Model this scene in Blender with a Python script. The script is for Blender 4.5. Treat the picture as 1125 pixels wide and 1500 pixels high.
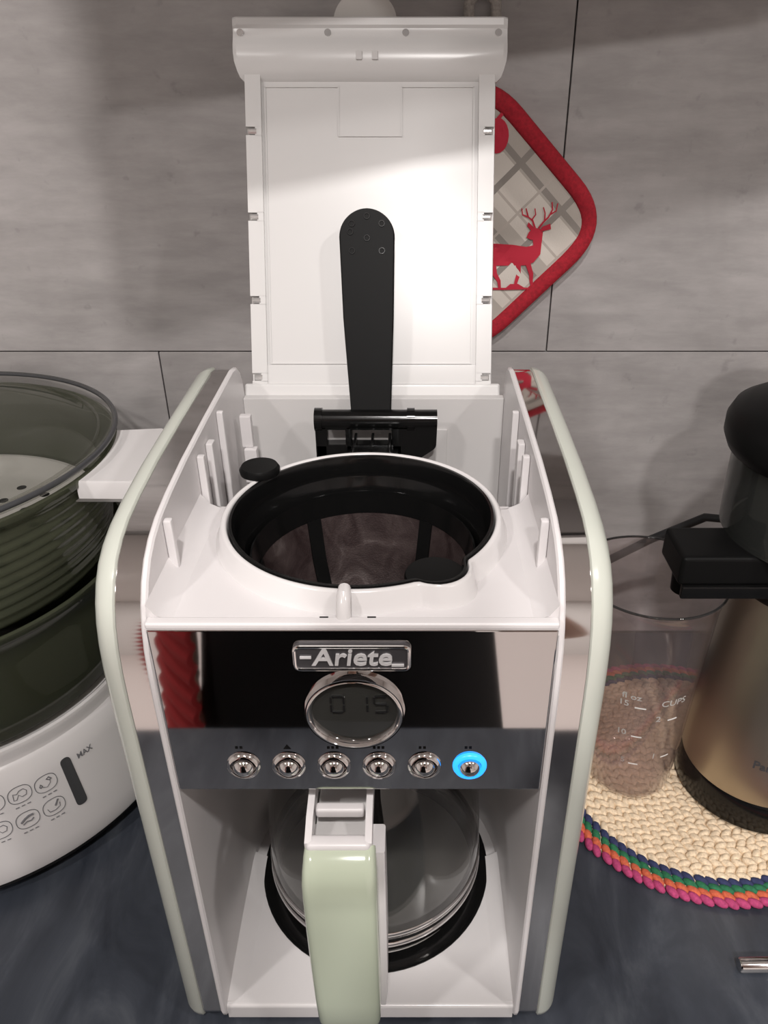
import bpy, bmesh, math, random
from mathutils import Vector, Matrix
from math import sin, cos, pi, radians, atan2, hypot, sqrt

random.seed(4)
scene = bpy.context.scene
for o in list(bpy.data.objects):
    bpy.data.objects.remove(o)
COL = scene.collection

# ------------------------------------------------------------------ camera
# metres; worktop surface is z = 0, wall behind the worktop is y = 0.70
CAM_H = 0.555
cd = bpy.data.cameras.new('camera')
cd.sensor_fit = 'VERTICAL'
cd.sensor_height = 36.0
cd.lens = 36.0 * 1126.0 / 1500.0
cd.shift_x = -37.5 / 1500.0
cd.clip_start = 0.005
cam = bpy.data.objects.new('camera', cd)
cam.location = (0, 0, CAM_H)
cam.rotation_euler = (radians(90 - 29.564), 0, 0)
COL.objects.link(cam)
scene.camera = cam

# ------------------------------------------------------------------ world, exposure
w = bpy.data.worlds.new('world')
scene.world = w
w.use_nodes = True
w.node_tree.nodes['Background'].inputs[0].default_value = (0.9, 0.92, 1.0, 1)
w.node_tree.nodes['Background'].inputs[1].default_value = 0.0
scene.view_settings.view_transform = 'Standard'
scene.view_settings.look = 'None'
scene.view_settings.gamma = 1.0
scene.view_settings.exposure = 0.0
scene.view_settings.use_curve_mapping = False

CEIL = 1.62
FLOOR = -0.90
WALL = 0.70
# the room's ceiling downlights, all above and behind the camera: x, y, watts, radius
# (two nested shade lines of the cabinet door on the tiles -> centre and rear lamp;
#  juicer shadow thrown left and steamer handle shadow thrown right -> right and left lamp)
LIGHT_NAMES = ['ceiling_lamp_centre_offscreen', 'ceiling_lamp_left_offscreen', 'ceiling_lamp_right_offscreen', 'ceiling_lamp_rear_offscreen']
LIGHTS = [(0.0, -0.50, 15.0, 0.035), (-0.95, -0.60, 10.0, 0.06), (1.05, -0.50, 10.0, 0.06), (0.09, -1.31, 26.0, 0.05)]
LCOL = (1.0, 0.955, 0.93)
for i, (lx, ly, lw, lr) in enumerate(LIGHTS):
    ld = bpy.data.lights.new(LIGHT_NAMES[i], 'AREA')
    ld.shape = 'DISK'
    ld.size = lr * 2
    ld.energy = lw
    ld.color = LCOL
    lo = bpy.data.objects.new(LIGHT_NAMES[i], ld)
    lo.location = (lx, ly, CEIL - 0.022)
    COL.objects.link(lo)

# ------------------------------------------------------------------ materials
MATS = {}


def mat(name, col, rough=0.5, metal=0.0, **kw):
    m = bpy.data.materials.new(name)
    m.use_nodes = True
    b = m.node_tree.nodes['Principled BSDF']
    b.inputs['Base Color'].default_value = (*col, 1)
    b.inputs['Roughness'].default_value = rough
    b.inputs['Metallic'].default_value = metal
    for k, v in kw.items():
        b.inputs[k.replace('_', ' ')].default_value = v
    MATS[name] = m
    return m


def N(m, t, **kw):
    n = m.node_tree.nodes.new(t)
    for k, v in kw.items():
        setattr(n, k, v)
    return n


def L(m, a, b):
    m.node_tree.links.new(a, b)


def ramp(m, stops):
    r = N(m, 'ShaderNodeValToRGB')
    e = r.color_ramp.elements
    while len(e) < len(stops):
        e.new(0.5)
    for k, (p, c) in enumerate(stops):
        e[k].position = p
        e[k].color = (*c, 1)
    return r


def bsdf(m):
    return m.node_tree.nodes['Principled BSDF']


def noise(m, vec, scale, detail=5, rough=0.55, dist=0.0):
    n = N(m, 'ShaderNodeTexNoise')
    n.inputs['Scale'].default_value = scale
    n.inputs['Detail'].default_value = detail
    n.inputs['Roughness'].default_value = rough
    n.inputs['Distortion'].default_value = dist
    if vec is not None:
        L(m, vec, n.inputs['Vector'])
    return n


def bump(m, height, strength, dist=0.001):
    b = N(m, 'ShaderNodeBump')
    b.inputs['Strength'].default_value = strength
    b.inputs['Distance'].default_value = dist
    L(m, height, b.inputs['Height'])
    L(m, b.outputs[0], bsdf(m).inputs['Normal'])
    return b


def mixc(m, a, b, fac, mode='MIX'):
    x = N(m, 'ShaderNodeMix', data_type='RGBA', blend_type=mode)
    for s, v in ((x.inputs[6], a), (x.inputs[7], b)):
        if isinstance(v, tuple):
            s.default_value = (*v, 1)
        else:
            L(m, v, s)
    if isinstance(fac, float):
        x.inputs[0].default_value = fac
    else:
        L(m, fac, x.inputs[0])
    return x.outputs[2]


def thin(name, tint, rough=0.03, ior=1.45, gloss=1.0, body=0.0, bodycol=(0.8, 0.8, 0.8)):
    """thin clear plastic or glass wall: tinted see-through with a fresnel gloss and a little haze"""
    m = bpy.data.materials.new(name)
    m.use_nodes = True
    nt = m.node_tree
    for n in list(nt.nodes):
        nt.nodes.remove(n)
    out = N(m, 'ShaderNodeOutputMaterial')
    tr = N(m, 'ShaderNodeBsdfTransparent')
    tr.inputs[0].default_value = (*tint, 1)
    gl = N(m, 'ShaderNodeBsdfGlossy')
    gl.inputs[0].default_value = (gloss, gloss, gloss, 1)
    gl.inputs['Roughness'].default_value = rough
    df = N(m, 'ShaderNodeBsdfDiffuse')
    df.inputs[0].default_value = (*bodycol, 1)
    fr = N(m, 'ShaderNodeFresnel')
    # a thin wall reflects the same from both of its sides
    ge = N(m, 'ShaderNodeNewGeometry')
    mr = N(m, 'ShaderNodeMapRange')
    L(m, ge.outputs['Backfacing'], mr.inputs['Value'])
    mr.inputs['To Min'].default_value = ior
    mr.inputs['To Max'].default_value = 1.0 / ior
    L(m, mr.outputs[0], fr.inputs[0])
    m1 = N(m, 'ShaderNodeMixShader')
    m1.inputs[0].default_value = body
    L(m, tr.outputs[0], m1.inputs[1])
    L(m, df.outputs[0], m1.inputs[2])
    m2 = N(m, 'ShaderNodeMixShader')
    L(m, fr.outputs[0], m2.inputs[0])
    L(m, m1.outputs[0], m2.inputs[1])
    L(m, gl.outputs[0], m2.inputs[2])
    L(m, m2.outputs[0], out.inputs[0])
    MATS[name] = m
    return m


mat('white_plastic', (0.71, 0.685, 0.685), 0.32)
mat('white_gloss', (0.72, 0.70, 0.695), 0.2)
mat('grey_plastic', (0.60, 0.585, 0.575), 0.45)
mat('cream_gloss', (0.655, 0.645, 0.635), 0.26)
mat('mint', (0.52, 0.58, 0.45), 0.14, Coat_Weight=0.3, Coat_Roughness=0.05)
mat('mint_shell', (0.585, 0.61, 0.545), 0.2, Coat_Weight=0.2, Coat_Roughness=0.06)
mat('chrome', (0.72, 0.70, 0.69), 0.06, 1.0)
mat('mirror_panel', (0.60, 0.585, 0.58), 0.035, 1.0)
mat('chrome_bright', (0.88, 0.87, 0.86), 0.1, 1.0)
mat('black_gloss', (0.005, 0.005, 0.005), 0.14, Specular_IOR_Level=0.35)
mat('silver_letter', (0.80, 0.79, 0.79), 0.3, 0.35)
mat('plate_steel', (0.42, 0.41, 0.40), 0.38, 0.8)
mat('black_satin', (0.006, 0.006, 0.006), 0.42, Specular_IOR_Level=0.08)
mat('black_rubber', (0.015, 0.015, 0.016), 0.6)
mat('print_grey', (0.16, 0.16, 0.17), 0.5)
mat('print_dark', (0.05, 0.05, 0.055), 0.5)
mat('print_white', (0.85, 0.84, 0.82), 0.5)
mat('gauge_grey', (0.055, 0.056, 0.06), 0.3)
mat('badge_grey', (0.10, 0.095, 0.10), 0.3, 0.6)
mat('lcd', (0.035, 0.035, 0.032), 0.08, 0.0, Coat_Weight=1.0, Coat_Roughness=0.02)
mat('lcd_digit', (0.006, 0.006, 0.006), 0.4)
mat('clip_metal', (0.75, 0.74, 0.73), 0.12, 0.7)
mat('red_print', (0.50, 0.02, 0.045), 0.85)
mat('skin', (0.62, 0.40, 0.31), 0.5, Subsurface_Weight=0.1)
mat('hair', (0.05, 0.03, 0.02), 0.5)
mat('black_cloth', (0.006, 0.006, 0.007), 0.95)
mat('red_knit', (0.50, 0.03, 0.035), 0.85)
mat('paint_white', (0.74, 0.71, 0.69), 0.7)
mat('insert_grey', (0.36, 0.35, 0.33), 0.3)
mat('cabinet_front', (0.55, 0.54, 0.53), 0.4)
mat('wood_floor', (0.66, 0.59, 0.565), 0.5)
mat('phone_black', (0.01, 0.01, 0.012), 0.15)
mat('grout', (0.22, 0.215, 0.21), 0.9)
thin('carafe_glass', (0.93, 0.93, 0.92), 0.015, 1.5, 1.0)
thin('cup_plastic', (0.915, 0.885, 0.885), 0.03, 1.45, 0.9, 0.045, (0.70, 0.60, 0.58))
thin('cup_edge', (0.25, 0.24, 0.24), 0.04, 1.5, 1.0, 0.1, (0.2, 0.2, 0.2))
thin('steamer_smoke', (0.36, 0.37, 0.31), 0.06, 1.4, 0.8, 0.45, (0.105, 0.115, 0.075))
thin('steamer_lid', (0.86, 0.86, 0.84), 0.03, 1.2, 0.9, 0.03, (0.4, 0.4, 0.38))
thin('clear_tab', (0.9, 0.89, 0.88), 0.08, 1.45, 0.9, 0.72, (0.75, 0.73, 0.70))
thin('drum_clear', (0.30, 0.31, 0.30), 0.06, 1.45, 0.8, 0.12, (0.20, 0.21, 0.20))

m = mat('blue_light', (0.02, 0.25, 0.9), 0.3)
bsdf(m).inputs['Emission Color'].default_value = (0.02, 0.32, 1.0, 1)
bsdf(m).inputs['Emission Strength'].default_value = 1.6

m = mat('lamp_white', (0.85, 0.85, 0.84), 0.4)

# concrete look wall tile
m = mat('concrete_tile', (0.35, 0.34, 0.34), 0.38)
g = N(m, 'ShaderNodeNewGeometry')
oi = N(m, 'ShaderNodeObjectInfo')
mp = N(m, 'ShaderNodeVectorMath', operation='ADD')
L(m, g.outputs['Position'], mp.inputs[0])
sc = N(m, 'ShaderNodeVectorMath', operation='SCALE')
L(m, oi.outputs['Location'], sc.inputs[0])
sc.inputs['Scale'].default_value = 3.1
L(m, sc.outputs[0], mp.inputs[1])
n1 = noise(m, mp.outputs[0], 5.0, 7, 0.6, 0.4)
st = N(m, 'ShaderNodeMapping')
st.inputs['Scale'].default_value = (6, 6, 26)
L(m, mp.outputs[0], st.inputs['Vector'])
n2 = noise(m, st.outputs[0], 2.2, 6, 0.65, 0.2)
n3 = noise(m, mp.outputs[0], 55.0, 3, 0.6)
r1 = ramp(m, [(0.28, (0.30, 0.283, 0.276)), (0.72, (0.43, 0.408, 0.402))])
L(m, n1.outputs[0], r1.inputs[0])
r2 = ramp(m, [(0.35, (0.86, 0.86, 0.86)), (0.65, (1.08, 1.08, 1.08))])
L(m, n2.outputs[0], r2.inputs[0])
c1 = mixc(m, r1.outputs[0], r2.outputs[0], 1.0, 'MULTIPLY')
r3 = ramp(m, [(0.27, (0.72, 0.72, 0.72)), (0.36, (1, 1, 1))])
L(m, n3.outputs[0], r3.inputs[0])
c2 = mixc(m, c1, r3.outputs[0], 0.6, 'MULTIPLY')
L(m, c2, bsdf(m).inputs['Base Color'])
bump(m, n1.outputs[0], 0.10, 0.002)

# dark slate worktop
m = mat('slate', (0.05, 0.055, 0.065), 0.42)
g = N(m, 'ShaderNodeNewGeometry')
st = N(m, 'ShaderNodeMapping')
st.inputs['Rotation'].default_value = (0, 0, 0.6)
st.inputs['Scale'].default_value = (9, 3.2, 3)
L(m, g.outputs['Position'], st.inputs['Vector'])
n1 = noise(m, st.outputs[0], 2.4, 8, 0.62, 0.8)
r1 = ramp(m, [(0.30, (0.017, 0.021, 0.030)), (0.52, (0.038, 0.044, 0.057)), (0.75, (0.085, 0.094, 0.110))])
L(m, n1.outputs[0], r1.inputs[0])
L(m, r1.outputs[0], bsdf(m).inputs['Base Color'])
bump(m, n1.outputs[0], 0.12, 0.002)

# brushed champagne steel
m = mat('champagne_steel', (0.46, 0.41, 0.335), 0.34, 1.0)
g = N(m, 'ShaderNodeTexCoord')
st = N(m, 'ShaderNodeMapping')
st.inputs['Scale'].default_value = (4, 4, 900)
L(m, g.outputs['Object'], st.inputs['Vector'])
n1 = noise(m, st.outputs[0], 3.0, 2)
bump(m, n1.outputs[0], 0.05, 0.0005)

# filter gauze
m = mat('gauze', (0.10, 0.075, 0.075), 0.42, 0.35)
g = N(m, 'ShaderNodeTexCoord')
n1 = noise(m, g.outputs['Object'], 38.0, 5, 0.6, 1.2)
r1 = ramp(m, [(0.35, (0.032, 0.020, 0.020)), (0.6, (0.075, 0.055, 0.053)), (0.75, (0.17, 0.14, 0.135))])
L(m, n1.outputs[0], r1.inputs[0])
L(m, r1.outputs[0], bsdf(m).inputs['Base Color'])
vo = N(m, 'ShaderNodeTexVoronoi')
vo.inputs['Scale'].default_value = 900
L(m, g.outputs['Object'], vo.inputs['Vector'])
bump(m, vo.outputs['Distance'], 0.25, 0.0006)


def yarn(name, col):
    m = mat(name, col, 0.85)
    g = N(m, 'ShaderNodeTexCoord')
    n = noise(m, g.outputs['Object'], 420.0, 3)
    r = ramp(m, [(0.3, tuple(c * 0.72 for c in col)), (0.7, tuple(min(1, c * 1.15) for c in col))])
    L(m, n.outputs[0], r.inputs[0])
    L(m, r.outputs[0], bsdf(m).inputs['Base Color'])
    bump(m, n.outputs[0], 0.5, 0.0006)


yarn('yarn_cream', (0.82, 0.66, 0.47))
yarn('yarn_navy', (0.030, 0.038, 0.11))
yarn('yarn_green', (0.020, 0.16, 0.070))
yarn('yarn_orange', (0.62, 0.13, 0.06))
yarn('yarn_pink', (0.47, 0.055, 0.17))
yarn('cloth_red', (0.40, 0.010, 0.024))
yarn('tape_beige', (0.42, 0.39, 0.36))

# printed plaid cotton of the pot holder
m = mat('plaid_cotton', (0.7, 0.66, 0.6), 0.9)
g = N(m, 'ShaderNodeTexCoord')
sep = N(m, 'ShaderNodeSeparateXYZ')
rot = N(m, 'ShaderNodeMapping')
rot.inputs['Rotation'].default_value = (0, radians(45), 0)
L(m, g.outputs['Object'], rot.inputs['Vector'])
L(m, rot.outputs[0], sep.inputs[0])


def stripes(m, sock, period, lo, hi, phase=0.0):
    a = N(m, 'ShaderNodeMath', operation='MULTIPLY_ADD')
    L(m, sock, a.inputs[0])
    a.inputs[1].default_value = 1.0 / period
    a.inputs[2].default_value = phase + 50
    f = N(m, 'ShaderNodeMath', operation='FRACT')
    L(m, a.outputs[0], f.inputs[0])
    p = N(m, 'ShaderNodeMath', operation='GREATER_THAN')
    L(m, f.outputs[0], p.inputs[0])
    p.inputs[1].default_value = lo
    q = N(m, 'ShaderNodeMath', operation='LESS_THAN')
    L(m, f.outputs[0], q.inputs[0])
    q.inputs[1].default_value = hi
    x = N(m, 'ShaderNodeMath', operation='MULTIPLY')
    L(m, p.outputs[0], x.inputs[0])
    L(m, q.outputs[0], x.inputs[1])
    return x.outputs[0]


base = (0.66, 0.61, 0.55)
c = base
for sock in (sep.outputs['X'], sep.outputs['Z']):
    c = mixc(m, c, (0.40, 0.36, 0.32), stripes(m, sock, 0.052, 0.06, 0.42), 'MIX') if sock == sep.outputs['X'] else c
    c = mixc(m, c, (0.16, 0.14, 0.125), stripes(m, sock, 0.052, 0.10, 0.20), 'MIX')
    c = mixc(m, c, (0.42, 0.37, 0.33), stripes(m, sock, 0.052, 0.60, 0.64), 'MIX')
c = mixc(m, base, c, 0.75, 'MIX')
L(m, c, bsdf(m).inputs['Base Color'])
n = noise(m, g.outputs['Object'], 700.0, 2)
bump(m, n.outputs[0], 0.3, 0.0005)

# ------------------------------------------------------------------ helpers


def tag(o, label, cat, group=None):
    o['label'] = label
    o['category'] = cat
    if group:
        o['group'] = group
    return o


def thing(name, label, cat, loc, group=None):
    o = bpy.data.objects.new(name, None)
    o.empty_display_size = 0.02
    o.location = loc
    COL.objects.link(o)
    return tag(o, label, cat, group)


def wloc(o):
    v = Vector((0, 0, 0))
    while o is not None:
        v = v + o.location
        o = o.parent
    return v


def link_mesh(name, me, material, parent=None, loc=None, smooth=35):
    """mesh vertices are in world space; the origin goes to loc (or to the parent's origin)"""
    o = bpy.data.objects.new(name, me)
    pw = wloc(parent) if parent else Vector((0, 0, 0))
    ow = Vector(loc) if loc is not None else pw
    me.transform(Matrix.Translation(-ow))
    o.location = ow - pw
    COL.objects.link(o)
    if parent:
        o.parent = parent
    if material:
        me.materials.clear()
        me.materials.append(MATS[material])
    if smooth:
        me.shade_smooth()
        if smooth < 180:
            me.set_sharp_from_angle(angle=radians(smooth))
        if smooth == 35:
            wn = o.modifiers.new('weighted_normal', 'WEIGHTED_NORMAL')
            wn.keep_sharp = True
    return o


def build(name, bm, material, parent=None, loc=None, smooth=35):
    bmesh.ops.recalc_face_normals(bm, faces=bm.faces)
    me = bpy.data.meshes.new(name)
    bm.to_mesh(me)
    bm.free()
    return link_mesh(name, me, material, parent, loc, smooth)


def structure(o):
    o['kind'] = 'structure'
    return o


def NB():
    return bmesh.new()


def xf(bm, verts, mtx):
    if mtx is not None:
        for v in verts:
            v.co = mtx @ v.co


def box(bm, x0, x1, y0, y1, z0, z1, bev=0.0, seg=2, mtx=None):
    vs = [bm.verts.new((x, y, z)) for x in (x0, x1) for y in (y0, y1) for z in (z0, z1)]
    idx = [(0, 1, 3, 2), (4, 6, 7, 5), (0, 4, 5, 1), (2, 3, 7, 6), (0, 2, 6, 4), (1, 5, 7, 3)]
    fs = [bm.faces.new([vs[i] for i in f]) for f in idx]
    allv = vs
    if bev > 0:
        es = list({e for f in fs for e in f.edges})
        r = bmesh.ops.bevel(bm, geom=es, offset=bev, segments=seg, profile=0.5, affect='EDGES')
        allv = list({v for f in r['faces'] for v in f.verts} | {v for v in vs if v.is_valid})
    xf(bm, allv, mtx)
    return allv


def lathe(bm, prof, cx, cy, seg=64, a0=0.0, a1=2 * pi, close=False):
    """prof: (r, z) pairs revolved about the vertical through (cx, cy)"""
    full = abs(a1 - a0 - 2 * pi) < 1e-6
    n = seg if full else seg + 1
    rings = []
    for (r, z) in prof:
        if r < 1e-6:
            rings.append([bm.verts.new((cx, cy, z))] * n)
        else:
            rings.append([bm.verts.new((cx + r * cos(a0 + (a1 - a0) * k / seg), cy + r * sin(a0 + (a1 - a0) * k / seg), z)) for k in range(n)])
    pairs = list(zip(rings, rings[1:]))
    if close:
        pairs.append((rings[-1], rings[0]))
    for A, B in pairs:
        for k in range(seg):
            q = [A[k], A[(k + 1) % n], B[(k + 1) % n], B[k]]
            u = []
            for v in q:
                if v not in u:
                    u.append(v)
            if len(u) >= 3:
                try:
                    bm.faces.new(u)
                except ValueError:
                    pass
    return rings


def tube(bm, pts, rad, seg=10, cap=True, closed=False):
    pts = [Vector(p) for p in pts]
    n = len(pts)
    rads = rad if isinstance(rad, (list, tuple)) else [rad] * n
    up = None
    rings = []
    for i, p in enumerate(pts):
        if closed:
            t = (pts[(i + 1) % n] - pts[i - 1]).normalized()
        else:
            t = (pts[min(i + 1, n - 1)] - pts[max(i - 1, 0)]).normalized()
        if up is None:
            up = Vector((0, 0, 1)) if abs(t.z) < 0.9 else Vector((0, 1, 0))
        a = t.cross(up).normalized()
        b = a.cross(t).normalized()
        up = b
        rings.append([bm.verts.new(p + (a * cos(2 * pi * k / seg) + b * sin(2 * pi * k / seg)) * rads[i]) for k in range(seg)])
    prs = list(zip(rings, rings[1:]))
    if closed:
        prs.append((rings[-1], rings[0]))
    for A, B in prs:
        for k in range(seg):
            bm.faces.new((A[k], A[(k + 1) % seg], B[(k + 1) % seg], B[k]))
    if cap and not closed:
        bm.faces.new(rings[0])
        bm.faces.new(rings[-1])


def loft(bm, rings, cap=True, closed=True):
    R = [[bm.verts.new(p) for p in r] for r in rings]
    n = len(R[0])
    for A, B in zip(R, R[1:]):
        for k in range(n if closed else n - 1):
            bm.faces.new((A[k], A[(k + 1) % n], B[(k + 1) % n], B[k]))
    if cap and closed:
        for r in (R[0], R[-1]):
            try:
                f = bm.faces.new(r)
                if len(r) > 4:
                    bmesh.ops.triangulate(bm, faces=[f])
            except ValueError:
                pass
    return R


def prism(bm, poly, fn0, fn1):
    """poly of (a, b); fn0/fn1 map to 3D for the two ends"""
    loft(bm, [[fn0(a, b) for a, b in poly], [fn1(a, b) for a, b in poly]])


def disc(bm, c, r, n, axis_u, axis_v, thick, seg=24):
    c = Vector(c)
    u, v, nn = Vector(axis_u), Vector(axis_v), Vector(n)
    ring = lambda off, rr: [c + nn * off + u * rr * cos(2 * pi * k / seg) + v * rr * sin(2 * pi * k / seg) for k in range(seg)]
    loft(bm, [ring(0, r), ring(thick, r)])


def arc(cx, cy, r, a0, a1, n):
    return [(cx + r * cos(a0 + (a1 - a0) * k / n), cy + r * sin(a0 + (a1 - a0) * k / n)) for k in range(n + 1)]


def offset_poly(poly, d):
    """move every corner of a CCW polygon inward by d"""
    n = len(poly)
    out = []
    for i in range(n):
        p0, p1, p2 = Vector(poly[i - 1]), Vector(poly[i]), Vector(poly[(i + 1) % n])
        e1, e2 = (p1 - p0), (p2 - p1)
        n1 = Vector((-e1.y, e1.x)).normalized()
        n2 = Vector((-e2.y, e2.x)).normalized()
        b = (n1 + n2)
        if b.length < 1e-6:
            b = n1
        b.normalize()
        k = max(0.5, b.dot(n1))
        q = p1 + b * (d / k)
        out.append((q.x, q.y))
    return out


def rounded(poly, rads, n=6):
    """round the corners of a polygon"""
    out = []
    m_ = len(poly)
    for i in range(m_):
        p0, p1, p2 = Vector(poly[i - 1]), Vector(poly[i]), Vector(poly[(i + 1) % m_])
        r = rads[i] if isinstance(rads, (list, tuple)) else rads
        if r <= 0:
            out.append((p1.x, p1.y))
            continue
        a, b = (p0 - p1).normalized(), (p2 - p1).normalized()
        ang = a.angle(b)
        t = min(r / math.tan(ang / 2), (p0 - p1).length * 0.49, (p2 - p1).length * 0.49)
        s, e = p1 + a * t, p1 + b * t
        for k in range(n + 1):
            u = k / n
            q = s * (1 - u) ** 2 + p1 * 2 * u * (1 - u) + e * u * u
            out.append((q.x, q.y))
    return out


def text_mesh(body, size, depth, mtx, align='CENTER', bold=0.0, shear=0.0, xs=1.0):
    cu = bpy.data.curves.new('t', 'FONT')
    cu.body = body
    cu.size = size
    cu.extrude = depth
    cu.offset = bold
    cu.shear = shear
    cu.align_x = align
    cu.align_y = 'CENTER'
    cu.resolution_u = 3
    o = bpy.data.objects.new('t', cu)
    COL.objects.link(o)
    dg = bpy.context.evaluated_depsgraph_get()
    me = bpy.data.meshes.new_from_object(o.evaluated_get(dg))
    bpy.data.objects.remove(o)
    bpy.data.curves.remove(cu)
    me.transform(mtx @ Matrix.Diagonal((xs, 1, 1, 1)))
    return me


def frame(o, x, y, n):
    m_ = Matrix.Identity(4)
    for i, v in enumerate((x, y, n, o)):
        for k in range(3):
            m_[k][i] = v[k]
    return m_


def ellipsoid(bm, c, ax, seg=8, rings=5):
    """ax: three axis vectors"""
    c = Vector(c)
    R = []
    for i in range(1, rings):
        t = pi * i / rings
        R.append([bm.verts.new(c + ax[0] * cos(t) + (ax[1] * cos(2 * pi * k / seg) + ax[2] * sin(2 * pi * k / seg)) * sin(t)) for k in range(seg)])
    a, b = bm.verts.new(c + ax[0]), bm.verts.new(c - ax[0])
    for k in range(seg):
        bm.faces.new((a, R[0][k], R[0][(k + 1) % seg]))
        bm.faces.new((b, R[-1][(k + 1) % seg], R[-1][k]))
    for A, B in zip(R, R[1:]):
        for k in range(seg):
            bm.faces.new((A[k], B[k], B[(k + 1) % seg], A[(k + 1) % seg]))


# ------------------------------------------------------------------ room
bm = NB(); box(bm, -2.2, 2.2, -2.6, WALL + 0.15, FLOOR - 0.05, FLOOR)
structure(build('floor', bm, 'wood_floor'))
bm = NB(); box(bm, -2.2, 2.2, -2.6, WALL + 0.15, CEIL, CEIL + 0.05)
structure(build('ceiling', bm, 'paint_white'))
bm = NB(); box(bm, -2.2, 2.2, -2.65, -2.6, FLOOR, CEIL)
structure(build('wall_front', bm, 'paint_white'))
for nm, xa, xb in (('wall_left', -2.25, -2.2), ('wall_right', 2.2, 2.25)):
    bm = NB(); box(bm, xa, xb, -2.6, WALL + 0.15, FLOOR, CEIL)
    structure(build(nm, bm, 'paint_white'))
bm = NB(); box(bm, -2.2, 2.2, WALL + 0.007, WALL + 0.15, FLOOR, CEIL)
wall_back = structure(build('wall_back', bm, 'grout'))
# concrete look tiles, laid in half bond; joints 1.6 mm wide
TW, TH, J = 0.60, 0.33, 0.0006
tile_me = None
for row in range(4):
    z0 = 0.3306 + (row - 1) * TH
    xs = (0.1279 if row % 2 == 1 else -0.2352)
    for k in range(-4, 4):
        xc = xs + (k + 0.5) * TW
        if abs(xc) > 1.9:
            continue
        if tile_me is None:
            bm = NB(); box(bm, -TW / 2 + J, TW / 2 - J, 0.0, 0.007, J, TH - J, 0.0004, 2)
            bmesh.ops.recalc_face_normals(bm, faces=bm.faces)
            tile_me = bpy.data.meshes.new('wall_tile')
            bm.to_mesh(tile_me); bm.free()
            tile_me.materials.append(MATS['concrete_tile'])
        o = bpy.data.objects.new('wall_tile', tile_me)
        o.location = (xc, WALL, z0)
        COL.objects.link(o)
        o.parent = wall_back

# worktop and base cabinets
bm = NB(); box(bm, -1.5, 1.5, 0.006, WALL - 0.0005, -0.04, 0.0, 0.003, 3)
tag(build('worktop', bm, 'slate', loc=(0, 0.35, -0.04)), 'dark slate grey kitchen worktop under all the appliances', 'worktop')
for k in range(5):
    x0 = -1.5 + 0.6 * k
    t = thing('base_cabinet', 'grey base cabinet under the slate worktop', 'cabinet', (x0 + 0.3, 0.35, FLOOR), 'base cabinets under the worktop')
    bm = NB(); box(bm, x0 + 0.001, x0 + 0.599, 0.06, WALL - 0.002, FLOOR, -0.041)
    build('body', bm, 'cabinet_front', t)
    bm = NB(); box(bm, x0 + 0.002, x0 + 0.598, 0.04, 0.0595, FLOOR + 0.1, -0.045, 0.002)
    d = build('door', bm, 'cabinet_front', t)
    bm = NB(); tube(bm, [(x0 + 0.15, 0.039, -0.12), (x0 + 0.15, 0.015, -0.12), (x0 + 0.45, 0.015, -0.12), (x0 + 0.45, 0.039, -0.12)], 0.005)
    build('handle', bm, 'chrome', d)

# wall cabinet above with one door ajar (it shades the upper part of the tiles)
CB = 0.725
t = thing('wall_cabinet', 'wall cabinet above the coffee maker with its door ajar', 'cabinet', (0.25, WALL - 0.001, CB))
bm = NB(); box(bm, -0.14, 0.62, 0.452, WALL - 0.001, CB, CB + 0.72, 0.001)
build('body', bm, 'cabinet_front', t)


def door(xh, yh, xe, ye):
    d = Vector((xe - xh, ye - yh, 0)); ln = d.length; d.normalize()
    nn = Vector((-d.y, d.x, 0))
    mt = frame((xh, yh, CB), d, nn, (0, 0, 1))
    bm = NB(); box(bm, 0, ln, -0.009, 0.009, 0, 0.72, 0.0015, 2, mt)
    return build('door', bm, 'cabinet_front', t)


door(0.245, 0.437, -0.185, 0.338)
door(0.62, 0.4418, 0.25, 0.4418)

# ceiling downlights
for (lx, ly, lw, lr) in LIGHTS:
    bm = NB()
    lathe(bm, [(lr + 0.004, CEIL - 0.001), (lr + 0.004, CEIL - 0.016), (lr + 0.008, CEIL - 0.020), (lr + 0.022, CEIL - 0.012), (lr + 0.026, CEIL - 0.001)], lx, ly, 32, close=True)
    tag(build('downlight', bm, 'lamp_white', loc=(lx, ly, CEIL)), 'round white downlight ring set in the ceiling', 'lamp', 'ceiling downlights')

# ------------------------------------------------------------------ coffee maker
MX = -0.0262
XL, XR = -0.1213, 0.0688           # inner faces of the side walls
YF, YB = 0.279, 0.535
cm = thing('coffee_maker', 'white and pale mint coffee maker with its lid open and a mirrored front panel', 'coffee maker', (MX, 0.40, 0.0))

front = [(YB, 0.003), (YB, 0.352)] + [(0.533, 0.362), (0.528, 0.371), (0.520, 0.377), (0.508, 0.379)] + \
        [(0.430, 0.3765), (0.378, 0.374), (0.345, 0.371), (0.325, 0.368), (0.312, 0.364), (0.302, 0.3585), (0.294, 0.351), (0.288, 0.342), (0.2838, 0.332), (0.281, 0.320), (0.2795, 0.306), (YF, 0.29)] + \
        [(YF, 0.016), (0.2806, 0.010), (0.2845, 0.005), (0.290, 0.003)]
# profile in (y, z), listed counter-clockwise when y points right and z up
side_profile = front
bot = [(0.53, 0.0), (0.50, 0.0), (0.50, 0.004), (0.53, 0.004)]


def side_slab(bm, x0, x1, prof):
    prism(bm, prof, lambda a, b: (x0, a, b), lambda a, b: (x1, a, b))


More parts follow.
